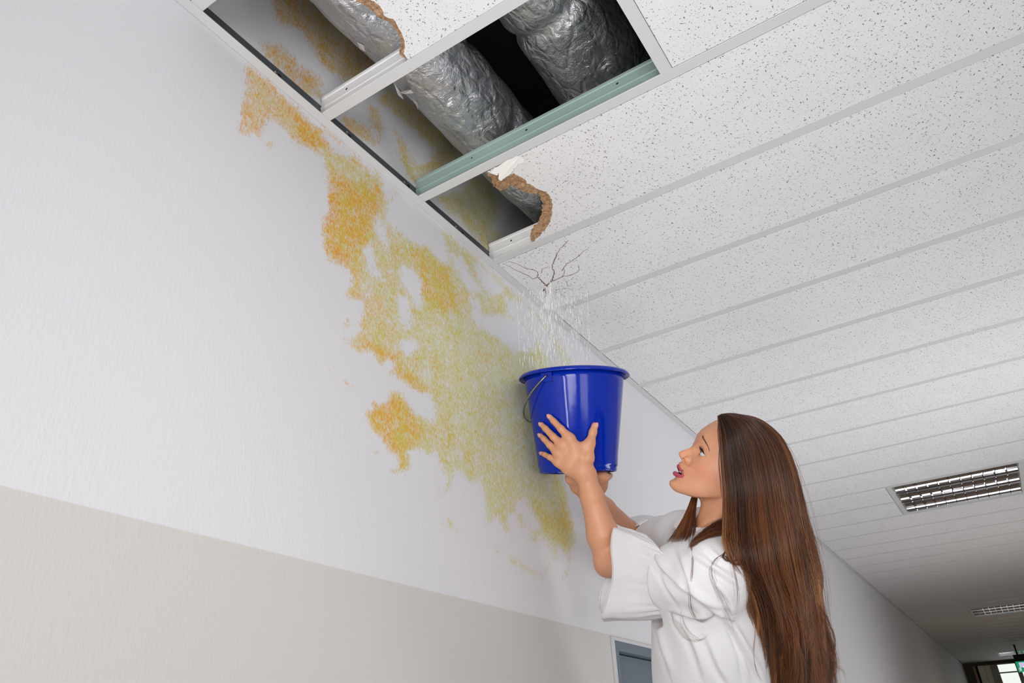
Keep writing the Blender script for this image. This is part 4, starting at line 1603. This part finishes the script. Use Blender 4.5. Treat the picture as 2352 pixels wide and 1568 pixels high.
SH = [Ell(CH, (0.185, 0.118, 0.20), TM, 0.06), Ell(WA, (0.165, 0.126, 0.20), TM, 0.06), Ell(PE, (0.185, 0.138, 0.15), TM, 0.06)]
for sh in (LS, RS):
    SH.append(Cap(NB + TU * 0.004, sh - TU * 0.004, 0.074, 0.062, 0.05))
SH.append(Cap(LS, SEAM, 0.062, 0.066, 0.035))
SH.append(Cap(RS, RSEAM, 0.062, 0.070, 0.035))
SH.append(Cap(px(1608, 1268, 1.565), px(1672, 1262, 1.50), 0.027, 0.032, 0.03))
ND = nrm(h2w(-38, 0, -85) - NB)
for sp_, el_ in ((SEAM, EL), (RSEAM, ER_)):
    av = nrm(el_ - (LS if el_ is EL else RS))
    SH.append(Fn(lambda P, sp_=sp_, av=av: np.maximum(-(P - sp_) @ av, np.linalg.norm(P - sp_ - av * 0.06, axis=1) - 0.115), sp_ + av * 0.05, 0.16, 0.004, 's'))
SH.append(Fn(Cap(NB + ND * 0.085 + TF * 0.010, NB + ND * 0.22, 0.054, 0.080).__call__, NB + ND * 0.1, 0.2, 0.008, 's'))
PELV = PE - TU * 0.12
SH.append(Fn(lambda P: (P - PELV) @ TU, PELV - TU * 0.25, 0.35, 0.006, 's'))
gx = axis((0.05, 0.95, 0.0042))
gy = axis((1.05, 2.05, 0.0042))
gz = axis((PELV[2] - 0.03, 2.32, 0.0042))
V, Q = surface_nets(SH, gx, gy, gz)
CREASE = [([(1554, 1267), (1573, 1317), (1591, 1356), (1630, 1384), (1680, 1402)], 0.0050, 7), ([(1492, 1264), (1523, 1313), (1579, 1362), (1640, 1404), (1669, 1415)], 0.0085, 9),
          ([(1591, 1279), (1638, 1310), (1694, 1348)], 0.0045, 8), ([(1654, 1413), (1685, 1454), (1716, 1510), (1747, 1570)], 0.0065, 9),
          ([(1622, 1470), (1647, 1531), (1669, 1570)], 0.0045, 9), ([(1504, 1429), (1517, 1485), (1538, 1547)], 0.0045, 9),
          ([(1548, 1405), (1600, 1420), (1650, 1414)], 0.0060, 7), ([(1560, 1430), (1590, 1480), (1612, 1550)], 0.0040, 10),
          ([(1620, 1262), (1650, 1290), (1690, 1310)], 0.0035, 7), ([(1676, 1430), (1700, 1500), (1712, 1570)], 0.0040, 8),
          ([(1640, 1340), (1670, 1380), (1676, 1412)], 0.0040, 7), ([(1500, 1290), (1530, 1350), (1560, 1390)], 0.0030, 6)]


def displace(V, Q, creases, amp_noise, seed):
    nrmv = np.zeros_like(V)
    a, b, c, d = (V[Q[:, i]] for i in range(4))
    fn = np.cross(c - a, d - b)
    for i in range(4):
        np.add.at(nrmv, Q[:, i], fn)
    nrmv /= np.linalg.norm(nrmv, axis=1, keepdims=True) + 1e-12
    x, y, z = project(V)
    P2 = np.stack([x, y], 1)
    vd = V - CAM
    vd /= np.linalg.norm(vd, axis=1, keepdims=True)
    facing = np.clip(-(vd * nrmv).sum(1) * 2.5, 0, 1)
    D = np.zeros(len(V))
    for line, amp, wd in creases:
        L = catmull(line, 24)
        best = np.full(len(V), 1e9)
        tt = np.zeros(len(V))
        for i in range(len(L) - 1):
            e = L[i + 1] - L[i]
            t = np.clip(((P2 - L[i]) @ e) / (e @ e), 0, 1)
            q = P2 - L[i] - t[:, None] * e
            dd = np.einsum('ij,ij->i', q, q)
            sg = np.sign(e[0] * q[:, 1] - e[1] * q[:, 0])
            m = dd < np.abs(best) ** 2
            best = np.where(m, np.sqrt(dd) * sg, best)
            tt = np.where(m, (i + t) / (len(L) - 1), tt)
        env = np.sin(np.pi * np.clip(tt * 0.9 + 0.05, 0, 1)) ** 0.7
        u = best / wd
        D += amp * env * (np.exp(-(u + 0.75) ** 2) - 1.1 * np.exp(-(u - 0.55) ** 2 * 1.4))
    D *= 1.35 * facing * (z < 1.78)
    D += amp_noise * vnoise(V * np.array([14, 14, 7]) + 50, seed) + amp_noise * 0.5 * vnoise(V * np.array([32, 32, 18]) + 50, seed + 1)
    return V + nrmv * D[:, None]


V = displace(V, Q, CREASE, 0.0035, 11)
blouse = fast_mesh('blouse', V, Q, m_shirt, person)
blouse['label'] = 'loose white crinkled cotton blouse with flared frill sleeves'

# flared frill from the sleeve seam to the hem
NP, NU = 140, 34
ph = np.linspace(0, 2 * np.pi, NP, endpoint=False)


def frill(c0, a0, b0, c1, a1, b1, seed, bulge):
    r = np.random.default_rng(seed)
    p1, p2, p3 = r.uniform(0, 6.28, 3)
    rings = []
    for i in range(NU):
        u = i / (NU - 1)
        ease = u ** 0.75
        c = c0 + (c1 - c0) * u
        A_ = a0 + (a1 - a0) * ease
        B_ = b0 + (b1 - b0) * ease
        puff = 1 + bulge * math.sin(math.pi * min(1, u * 1.25)) * 0.5
        flute = 0.060 * u * np.sin(4 * ph + p1) + 0.045 * u * np.sin(7 * ph + p2)
        gather = (0.045 * np.sin(23 * ph + p3 + 2 * np.sin(3 * ph)) + 0.03 * np.sin(37 * ph + p1)) * math.exp(-u * 3.2) * (0.35 + min(1, u * 6) * 0.65)
        m = puff * (1 + flute + gather)
        ax = nrm(c1 - c0)
        sway = 0.008 * u * np.sin(4 * ph + p2)
        rings.append([c + A_ * (m[k] * math.cos(ph[k])) + B_ * (m[k] * math.sin(ph[k])) + ax * sway[k] for k in range(NP)])
    mb = MB().rings(rings)
    return mb, rings[-1]


seam_a = (px(1506, 1258, 1.56) - px(1562, 1403, 1.56)) / 2
hem_top, hem_bot = px(1409, 1203, 1.70), px(1381, 1424, 1.70)
mb, hem = frill(SEAM + (SEAM - LS) * 0.0, seam_a, -CF * 0.090 + 0 * CU, (hem_top + hem_bot) / 2, (hem_top - hem_bot) / 2, -CF * 0.082 - CR * 0.006, 5, 0.05)
V, Q = np.array(mb.V), np.array(mb.F)
V = displace(V, Q, [([(1392, 1250), (1411, 1298), (1440, 1345), (1470, 1384)], 0.0075, 9), ([(1420, 1205), (1430, 1235), (1452, 1240)], 0.006, 8), ([(1465, 1240), (1470, 1285), (1490, 1300)], 0.003, 8),
                    ([(1440, 1260), (1470, 1330), (1500, 1370)], 0.004, 8), ([(1400, 1400), (1450, 1405), (1500, 1395)], 0.003, 8)], 0.003, 21)
fr = fast_mesh('sleeve_frill', V, Q, m_shirt, person)
md = fr.modifiers.new('cloth', 'SOLIDIFY')
md.thickness = 0.0013
MB().tube([tuple(V[(NU - 1) * NP + k]) for k in range(NP)] + [tuple(V[(NU - 1) * NP])], 0.0016, 6, cap=False).build('hem_edge', m_shirt, fr, True)
MB().tube([tuple(V[k] + (V[k] - SEAM) * 0.01) for k in range(NP)] + [tuple(V[0])], 0.0018, 6, cap=False).build('seam', m_shirt, fr, True)
hb = ER_ + (WR_R - ER_) * 0.10
mb, hem = frill(RSEAM, nrm(np.cross(ER_ - RS, CF)) * 0.070, nrm(np.cross(np.cross(ER_ - RS, CF), ER_ - RS)) * 0.070, RS + (ER_ - RS) * 0.97, nrm(np.cross(ER_ - RS, CF)) * 0.088, nrm(np.cross(np.cross(ER_ - RS, CF), ER_ - RS)) * 0.088, 9, 0.05)
fr2 = mb.build('sleeve_frill', m_shirt, person, True)
fr2.modifiers.new('cloth', 'SOLIDIFY').thickness = 0.0013
MB().tube([tuple(p) for p in hem] + [tuple(hem[0])], 0.0016, 6, cap=False).build('hem_edge', m_shirt, fr2, True)

# trousers, shoes and the ladder she stands on (below the frame)
m_jean = mat('dark_denim', (52, 62, 84), 0.85)
m_shoe = mat('grey_canvas', (110, 108, 106), 0.8)
TR = [Ell(PE - TU * 0.02, (0.172, 0.120, 0.13), TM, 0.05)]
for hip, kn, an in LEGS:
    TR.append(Cap(hip, kn, 0.094, 0.068, 0.03))
    TR.append(Cap(kn, an + np.array([0, 0, 0.02]), 0.068, 0.055, 0.02))
V, Q = surface_nets(TR, axis((0.1, 0.95, 0.010)), axis((1.1, 2.0, 0.010)), axis((STEP_Z, PE[2] + 0.16, 0.011)))
fast_mesh('trousers', V, Q, m_jean, person)
for hip, kn, an in LEGS:
    sh_ = [Cap(an - np.array([0, 0, 0.035]) - fwd * 0.035, an + fwd * 0.145 - np.array([0, 0, 0.053]), 0.042, 0.030, 0.02),
           Fn(lambda P: P[:, 2] - STEP_Z, an - np.array([0, 0, 0.3]), 0.5, 0.002, 's')]
    V, Q = surface_nets(sh_, axis((0.0, 0.95, 0.006)), axis((1.0, 2.0, 0.006)), axis((STEP_Z - 0.03, STEP_Z + 0.14, 0.006)))
    fast_mesh('shoe', V, Q, m_shoe, person)
m_alu = mat('brushed_aluminium', (176, 178, 180), 0.35, 0.9)
fc = (LEGS[0][2] + LEGS[1][2]) / 2 + fwd * 0.05
lad = empty('step_ladder', (fc[0], fc[1], 0))
sdv = nrm(np.array([TX[0], TX[1], 0]))
LAD = lambda f, s, z: np.array([fc[0], fc[1], 0]) + fwd * f + sdv * s + np.array([0, 0, z])


def slab(fa, fb, sa, sb, za, zb):
    V = [LAD(f, s, z) for z in (za, zb) for f, s in ((fa, sa), (fb, sa), (fb, sb), (fa, sb))]
    return V, [(3, 2, 1, 0), (4, 5, 6, 7), (0, 1, 5, 4), (1, 2, 6, 5), (2, 3, 7, 6), (3, 0, 4, 7)]


MB().add(*slab(-0.16, 0.16, -0.20, 0.20, STEP_Z - 0.03, STEP_Z - 0.003)).build('step', m_alu, lad)
for zz_, off in ((STEP_Z * 0.66, -0.20), (STEP_Z * 0.33, -0.30)):
    MB().add(*slab(off - 0.05, off + 0.05, -0.20, 0.20, zz_ - 0.02, zz_)).build('step', m_alu, lad)
for s in (-1, 1):
    MB().tube([LAD(-0.14, 0.195 * s, STEP_Z - 0.03), LAD(-0.40, 0.21 * s, 0.0)], 0.016, 8).build('rail', m_alu, lad, True)
    MB().tube([LAD(0.14, 0.195 * s, STEP_Z - 0.03), LAD(0.26, 0.21 * s, 0.0)], 0.014, 8).build('rail', m_alu, lad, True)
tag(lad, 'small aluminium step ladder the woman in white stands on', 'ladder')

# ------------------------------------------------------------------ hair
BVS = bvh_of(person, blouse, fr)
HZ = project(HO)[2]
SL = [  # streamlines in the picture from crown to tips: front edge ... back outline
    [(1648, 957), (1652, 1000), (1655, 1060), (1660, 1130), (1660, 1195), (1662, 1245), (1678, 1292), (1706, 1340), (1734, 1405), (1752, 1470), (1766, 1530), (1776, 1600)],
    [(1656, 953), (1676, 985), (1689, 1050), (1700, 1120), (1704, 1190), (1708, 1250), (1722, 1305), (1752, 1360), (1776, 1420), (1792, 1480), (1800, 1540), (1806, 1610)],
    [(1668, 951), (1702, 972), (1729, 1035), (1744, 1110), (1752, 1180), (1764, 1250), (1778, 1320), (1800, 1385), (1818, 1440), (1830, 1500), (1838, 1555), (1842, 1620)],
    [(1680, 951), (1728, 968), (1768, 1020), (1790, 1090), (1804, 1165), (1818, 1240), (1832, 1315), (1846, 1380), (1856, 1440), (1868, 1500), (1876, 1555), (1880, 1620)],
    [(1690, 952), (1746, 964), (1794, 1003), (1824, 1060), (1841, 1125), (1856, 1190), (1871, 1255), (1882, 1320), (1887, 1385), (1894, 1445), (1908, 1510), (1912, 1590)]]
NVS = 34
SLc = np.stack([catmull(l, NVS) for l in SL])                  # (5, NVS, 2)
vv = np.linspace(0, 1, NVS)
TH_ = np.interp(vv, [0, 0.04, 0.10, 0.2, 0.35, 0.5, 0.7, 1.0], [0.014, 0.064, 0.088, 0.098, 0.098, 0.092, 0.078, 0.060])
TN_ = np.interp(vv, [0, 0.04, 0.10, 0.2, 0.32, 0.42, 0.55, 0.7, 1.0], [0.014, 0.064, 0.088, 0.098, 0.118, 0.180, 0.205, 0.170, 0.12])
for _ in range(3):
    TN_ = np.convolve(np.pad(TN_, 2, mode='edge'), [0.1, 0.2, 0.4, 0.2, 0.1], 'valid')
ZC = np.interp(vv, [0, 0.2, 0.4, 0.6, 1.0], [HZ, HZ + 0.012, HZ + 0.028, HZ + 0.030, HZ + 0.02])


def hair_pt(s, rho, side, dx=0, dy=0, dz=0):
    """s, rho, dx ... arrays over v; side -1 near the camera, +1 away"""
    k = np.clip(s, 0, 1) * 4
    i = np.minimum(k.astype(int), 3)
    f = k - i
    j = np.arange(NVS)
    # Catmull-like blend would be smoother; linear is enough with five lines
    xy = SLc[i, j] * (1 - f)[:, None] + SLc[np.minimum(i + 1, 4), j] * f[:, None]
    off = (TN_ if side < 0 else TH_) * rho * np.sqrt(np.clip(1 - np.clip(s, 0, 1) ** 3.0, 0, 1))
    z = ZC + side * off + dz
    x, y = xy[:, 0] + dx, xy[:, 1] + dy
    # the far curtain mirrors the near one about the head's centre depth; keep the outline true
    R = CF[None] + ((x - 1176) / F_PX)[:, None] * CR[None] - ((y - 784) / F_PX)[:, None] * CU[None]
    return CAM[None] + R * z[:, None]


HP, HN, HT, HRAD = [], [], [], []      # points, counts, tone, radius


def add_strand(P, tone, r):
    HP.append(P)
    HN.append(len(P))
    HT.append(np.broadcast_to(tone, (len(P),)))
    HRAD.append(r * np.interp(np.linspace(0, 1, len(P)), [0, 0.1, 0.75, 1], [0.8, 1, 0.85, 0.2]))


CL = 300
for c in range(CL):
    near = c < CL * 0.74
    side = -1 if near else 1
    s0 = RNG.uniform(0, 1) ** (1.0)
    if near and c < 26:
        s0 = RNG.uniform(0, 0.05)
    rho0 = RNG.uniform(0.74, 1.08) if near else RNG.uniform(0.6, 1.0)
    fr_, p0 = RNG.uniform(1.2, 2.6), RNG.uniform(0, 6.28)
    amp = RNG.uniform(4, 16)
    drift = RNG.normal(0, 0.05)
    ctone = np.clip(0.40 + 0.07 * math.sin(s0 * 17 + 1.0) + RNG.normal(0, 0.20), 0, 1)
    vend = np.clip(RNG.normal(0.97, 0.06), 0.74, 1.0)
    n = 46 if near else 22
    for k in range(n):
        spread = 0.034 * (1 - 0.45 * vv) + 0.012 * np.sin(vv * 9 + p0)
        s = s0 + RNG.normal(0, 1) * spread * (1.0 if s0 > 0.06 else 0.35) + drift * vv ** 1.5
        s = np.where(s > 1, 2 - s, np.abs(s))
        w = np.clip((vv - 0.25) / 0.75, 0, 1)
        dx = amp * (0.6 * w + 0.9 * w ** 2) * np.sin(fr_ * 6.28 * vv + p0) + RNG.normal(0, 1.2) * w + RNG.normal(0, 2.2) * w ** 2
        dz = 0.010 * w * np.cos(fr_ * 6.28 * vv + p0) + RNG.normal(0, 0.003)
        dy = RNG.normal(0, 1.0)
        rho = rho0 + RNG.normal(0, 0.035)
        P = hair_pt(s, np.full(NVS, rho), side, dx, dy, dz)
        m = int(round(NVS * np.clip(vend + RNG.normal(0, 0.02), 0.6, 1)))
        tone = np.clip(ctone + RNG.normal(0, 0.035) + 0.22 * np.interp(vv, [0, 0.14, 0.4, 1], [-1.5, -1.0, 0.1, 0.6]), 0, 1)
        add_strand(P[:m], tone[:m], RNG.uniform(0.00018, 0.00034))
# flyaways along the back outline and the tips
for k in range(420):
    s = np.full(NVS, RNG.uniform(0.55, 1.0)) + np.linspace(0, RNG.normal(0.02, 0.05), NVS)
    a = RNG.uniform(0, 0.8)
    w = np.clip((vv - a) / 0.25, 0, 1)
    dx = w * (RNG.normal(3, 7) + RNG.normal(0, 8) * np.sin(vv * RNG.uniform(6, 16) + RNG.uniform(0, 6)))
    P = hair_pt(np.where(s > 1, 2 - s, s), np.full(NVS, RNG.uniform(0.8, 1.1)), RNG.choice([-1, 1], p=[0.75, 0.25]), dx, 0, w * RNG.normal(0, 0.01))
    add_strand(P, np.clip(RNG.normal(0.5, 0.15), 0, 1), 0.00017)


def loose(line, n, spread, tone, lift=0.004, fallback=1.45, depth=None, r=0.00015, taper=True, nv=30):
    L = catmull(line, nv)
    base = []
    for x, y in L:
        if depth is not None:
            base.append(None)
        else:
            h = cast(x, y, lift, BVS)
            base.append(None if h is None else project(h)[2])
    if depth is None:
        z = np.array([fallback if b is None else b for b in base])
        z = np.minimum(z, np.median(z) + 0.05)
        z = np.convolve(np.pad(z, 3, mode='edge'), np.ones(7) / 7, 'valid')
    else:
        z = np.interp(np.linspace(0, 1, nv), np.linspace(0, 1, len(depth)), depth)
    t = np.linspace(0, 1, nv)
    for k in range(n):
        o = RNG.normal(0, spread, 2)
        o2 = RNG.normal(0, spread, 2)
        env = (0.3 + 0.7 * np.sin(np.pi * t) + 0.5 * t)
        x = L[:, 0] + (o[0] * (1 - t) + o2[0] * t) * env
        y = L[:, 1] + (o[1] * (1 - t) + o2[1] * t) * env
        zz_ = z + RNG.normal(0, 0.0016) - 0.001
        R = CF[None] + ((x - 1176) / F_PX)[:, None] * CR[None] - ((y - 784) / F_PX)[:, None] * CU[None]
        P = CAM[None] + R * np.broadcast_to(zz_, x.shape)[:, None]
        m = nv if k == 0 else int(nv * RNG.uniform(0.8, 1))
        add_strand(P[:m], np.clip(tone + RNG.normal(0, 0.08), 0, 1), r)


k7 = lambda pts: [(1280 + 0.3113 * x, 1080 + 0.3113 * y) for x, y in pts]
loose(k7([(985, 540), (1000, 640), (990, 800), (978, 930), (985, 1010), (1010, 1070), (1060, 1108), (1092, 1095), (1100, 1060), (1085, 1040)]), 9, 3.2, 0.55)
loose(k7([(1225, 615), (1160, 670), (1138, 760), (1180, 880), (1240, 1010), (1290, 1120), (1310, 1200)]), 9, 3.2, 0.5)
loose(k7([(840, 1050), (870, 1140), (940, 1230), (1010, 1255), (1080, 1240), (1120, 1200)]), 4, 2.2, 0.6)
loose(k7([(915, 1040), (930, 1120), (980, 1200), (1050, 1245), (1090, 1240)]), 4, 2.2, 0.6)
loose(k7([(1270, 560), (1290, 680), (1322, 850), (1325, 960), (1315, 1060)]), 8, 3.0, 0.55)
loose(k7([(1470, 850), (1470, 1000), (1460, 1200), (1448, 1350), (1470, 1480), (1510, 1560)]), 6, 2.5, 0.55)
loose(k7([(1340, 560), (1375, 680), (1405, 800), (1415, 930), (1450, 1080), (1500, 1220), (1570, 1340), (1640, 1420)]), 40, 5.5, 0.8)
loose(k7([(1330, 560), (1365, 680), (1390, 800), (1400, 900), (1440, 1040), (1490, 1190), (1540, 1310), (1600, 1390), (1640, 1480)]), 60, 8.0, 0.55)
loose(k7([(1240, 630), (1290, 680), (1360, 690), (1420, 650)]), 30, 2.2, 0.4)
loose(k7([(1235, 600), (1225, 640), (1260, 665), (1330, 660), (1390, 630)]), 30, 2.0, 0.35)
loose(k7([(1660, 1290), (1760, 1330), (1850, 1290), (1890, 1200), (1880, 1120)]), 9, 3.2, 0.75, depth=[1.47, 1.46, 1.47])
loose(k7([(1530, 1390), (1620, 1400), (1680, 1360), (1700, 1300)]), 8, 3.0, 0.7, depth=[1.47, 1.45, 1.46])
loose(k7([(1910, 960), (1985, 1080), (2040, 1220), (2045, 1320), (2000, 1440)]), 26, 2.4, 0.4, depth=[1.52, 1.50, 1.52])
loose(k7([(1930, 1020), (2020, 1240), (2060, 1390), (2052, 1500), (2010, 1580)]), 26, 2.6, 0.5, depth=[1.52, 1.51, 1.52])
loose(k7([(1950, 1150), (1990, 1280), (2040, 1420), (2110, 1480), (2120, 1560)]), 7, 2.2, 0.5, depth=[1.52, 1.52, 1.52], r=0.0002)
loose(k7([(1960, 1300), (2000, 1400), (1990, 1500), (1950, 1570)]), 14, 2.4, 0.45, depth=[1.5, 1.5, 1.5])
loose(k7([(1850, 1450), (1900, 1510), (1880, 1580)]), 12, 2.2, 0.6, depth=[1.5, 1.5, 1.5])
# tuft crossing the collar and fine strands by the cheek
for j in range(9):
    a = j / 8.0
    loose([(1664, 1190 + 34 * a), (1634, 1206 + 26 * a), (1608, 1226 + 18 * a), (1590, 1246 + 8 * a), (1584, 1256)], 36, 3.4, 0.25 + 0.25 * RNG.random(), lift=0.006, nv=16)
loose([(1651, 962), (1648, 985), (1650, 1015), (1653, 1060)], 7, 1.2, 0.35, nv=16, lift=0.003)
loose([(1655, 1010), (1651, 1060), (1655, 1110), (1658, 1150)], 8, 1.0, 0.4, nv=16, lift=0.003)
# lock in front of the far shoulder
for j in range(26):
    f = (j + RNG.uniform(-0.4, 0.4)) / 25
    f = min(max(f, 0), 1)
    ln = [(1600 + 6 * f, 1112), (1577 + 19 * f, 1174), (1552 + 44 * f, 1218), (1528 + 62 * f, 1250 - 2 * f)]
    zb = [project(cast(a, b, 0.006, BVS, 1.66))[2] - 0.010 * RNG.random() for a, b in ((1562 + 34 * f, 1212), (1535 + 54 * f, 1244))]
    zb = [min(z, 1.70) for z in zb]
    loose(ln, 34, 1.5, 0.30 + 0.35 * RNG.random(), depth=[HZ + 0.055, max(zb[0], HZ + 0.02), zb[0], zb[1]], nv=16, r=0.00022)
m_hair = mat('auburn_hair', (96, 54, 32), 0.38, spec=0.45)
nt = NT(m_hair)
tn = nt.n('ShaderNodeAttribute', attribute_name='tone').outputs['Fac']
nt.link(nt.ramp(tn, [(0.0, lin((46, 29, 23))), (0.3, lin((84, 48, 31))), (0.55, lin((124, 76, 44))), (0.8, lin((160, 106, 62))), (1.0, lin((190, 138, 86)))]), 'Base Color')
# dark under-layer: closed shell just inside the strands
ns = 26
rows = []
sv = np.concatenate([np.linspace(0.02, 0.99, ns), np.linspace(0.99, 0.02, ns)])
sd_ = np.concatenate([-np.ones(ns), np.ones(ns)])
grid = np.stack([hair_pt(np.full(NVS, s * 0.985 + 0.005), np.full(NVS, 0.72), d) for s, d in zip(sv, sd_)], 1)   # NVS x 2ns x 3
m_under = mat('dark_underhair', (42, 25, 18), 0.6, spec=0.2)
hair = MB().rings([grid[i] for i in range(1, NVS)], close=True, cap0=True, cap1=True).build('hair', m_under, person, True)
hair['label'] = 'very long wavy brown hair with lighter strands'
hc = bpy.data.hair_curves.new('hair_strands')
hc.add_curves(HN)
hc.attributes['position'].data.foreach_set('vector', np.concatenate(HP).astype(np.float32).ravel())
ra = hc.attributes.new('radius', 'FLOAT', 'POINT')
ra.data.foreach_set('value', np.concatenate(HRAD).astype(np.float32))
ta = hc.attributes.new('tone', 'FLOAT', 'POINT')
ta.data.foreach_set('value', np.concatenate(HT).astype(np.float32))
hc.materials.append(m_hair)
hs = bpy.data.objects.new('hair_strands', hc)
COL.objects.link(hs)
hs.parent = hair
hs['kind'] = 'stuff'

# ------------------------------------------------------------------ leaking water
m_water = mat('white_water', (245, 247, 250), 0.12, spec=0.6, Transmission_Weight=0.1, IOR=1.33)
mb = MB()


def drop(c, L, r):
    prof = [(0, 0.12), (0.25, 0.75), (0.5, 1.0), (0.78, 0.7), (1.0, 0.12)]
    mb.rings([[(c[0] + r * w * math.cos(a), c[1] + r * w * math.sin(a), c[2] + L * (0.5 - t)) for a in (0, 1.257, 2.513, 3.77, 5.027)] for t, w in prof], cap0=True, cap1=True)


n = 0
while n < 760:
    big = n < 110
    x = RNG.normal(1263, 7) if big else np.clip(RNG.normal(1272, 42), 1190, 1352)
    y = RNG.uniform(648, 846)
    P = px(x + (y - 745) * 0.05, y, RNG.uniform(1.875, 1.95))
    if P[0] < 0.012 or P[2] > HC - 0.012 or y < 655 + abs(x - 1268) * 0.25:
        continue
    if big:
        drop(P, RNG.uniform(0.010, 0.034), RNG.uniform(0.0008, 0.0021))
    else:
        drop(P, RNG.uniform(0.006, 0.028), RNG.uniform(0.00035, 0.00095))
    n += 1
wt = mb.build('falling_water', m_water, None, True)
tag(wt, 'streaks of white water falling from cracked tile into blue bucket', 'water', kind='stuff')
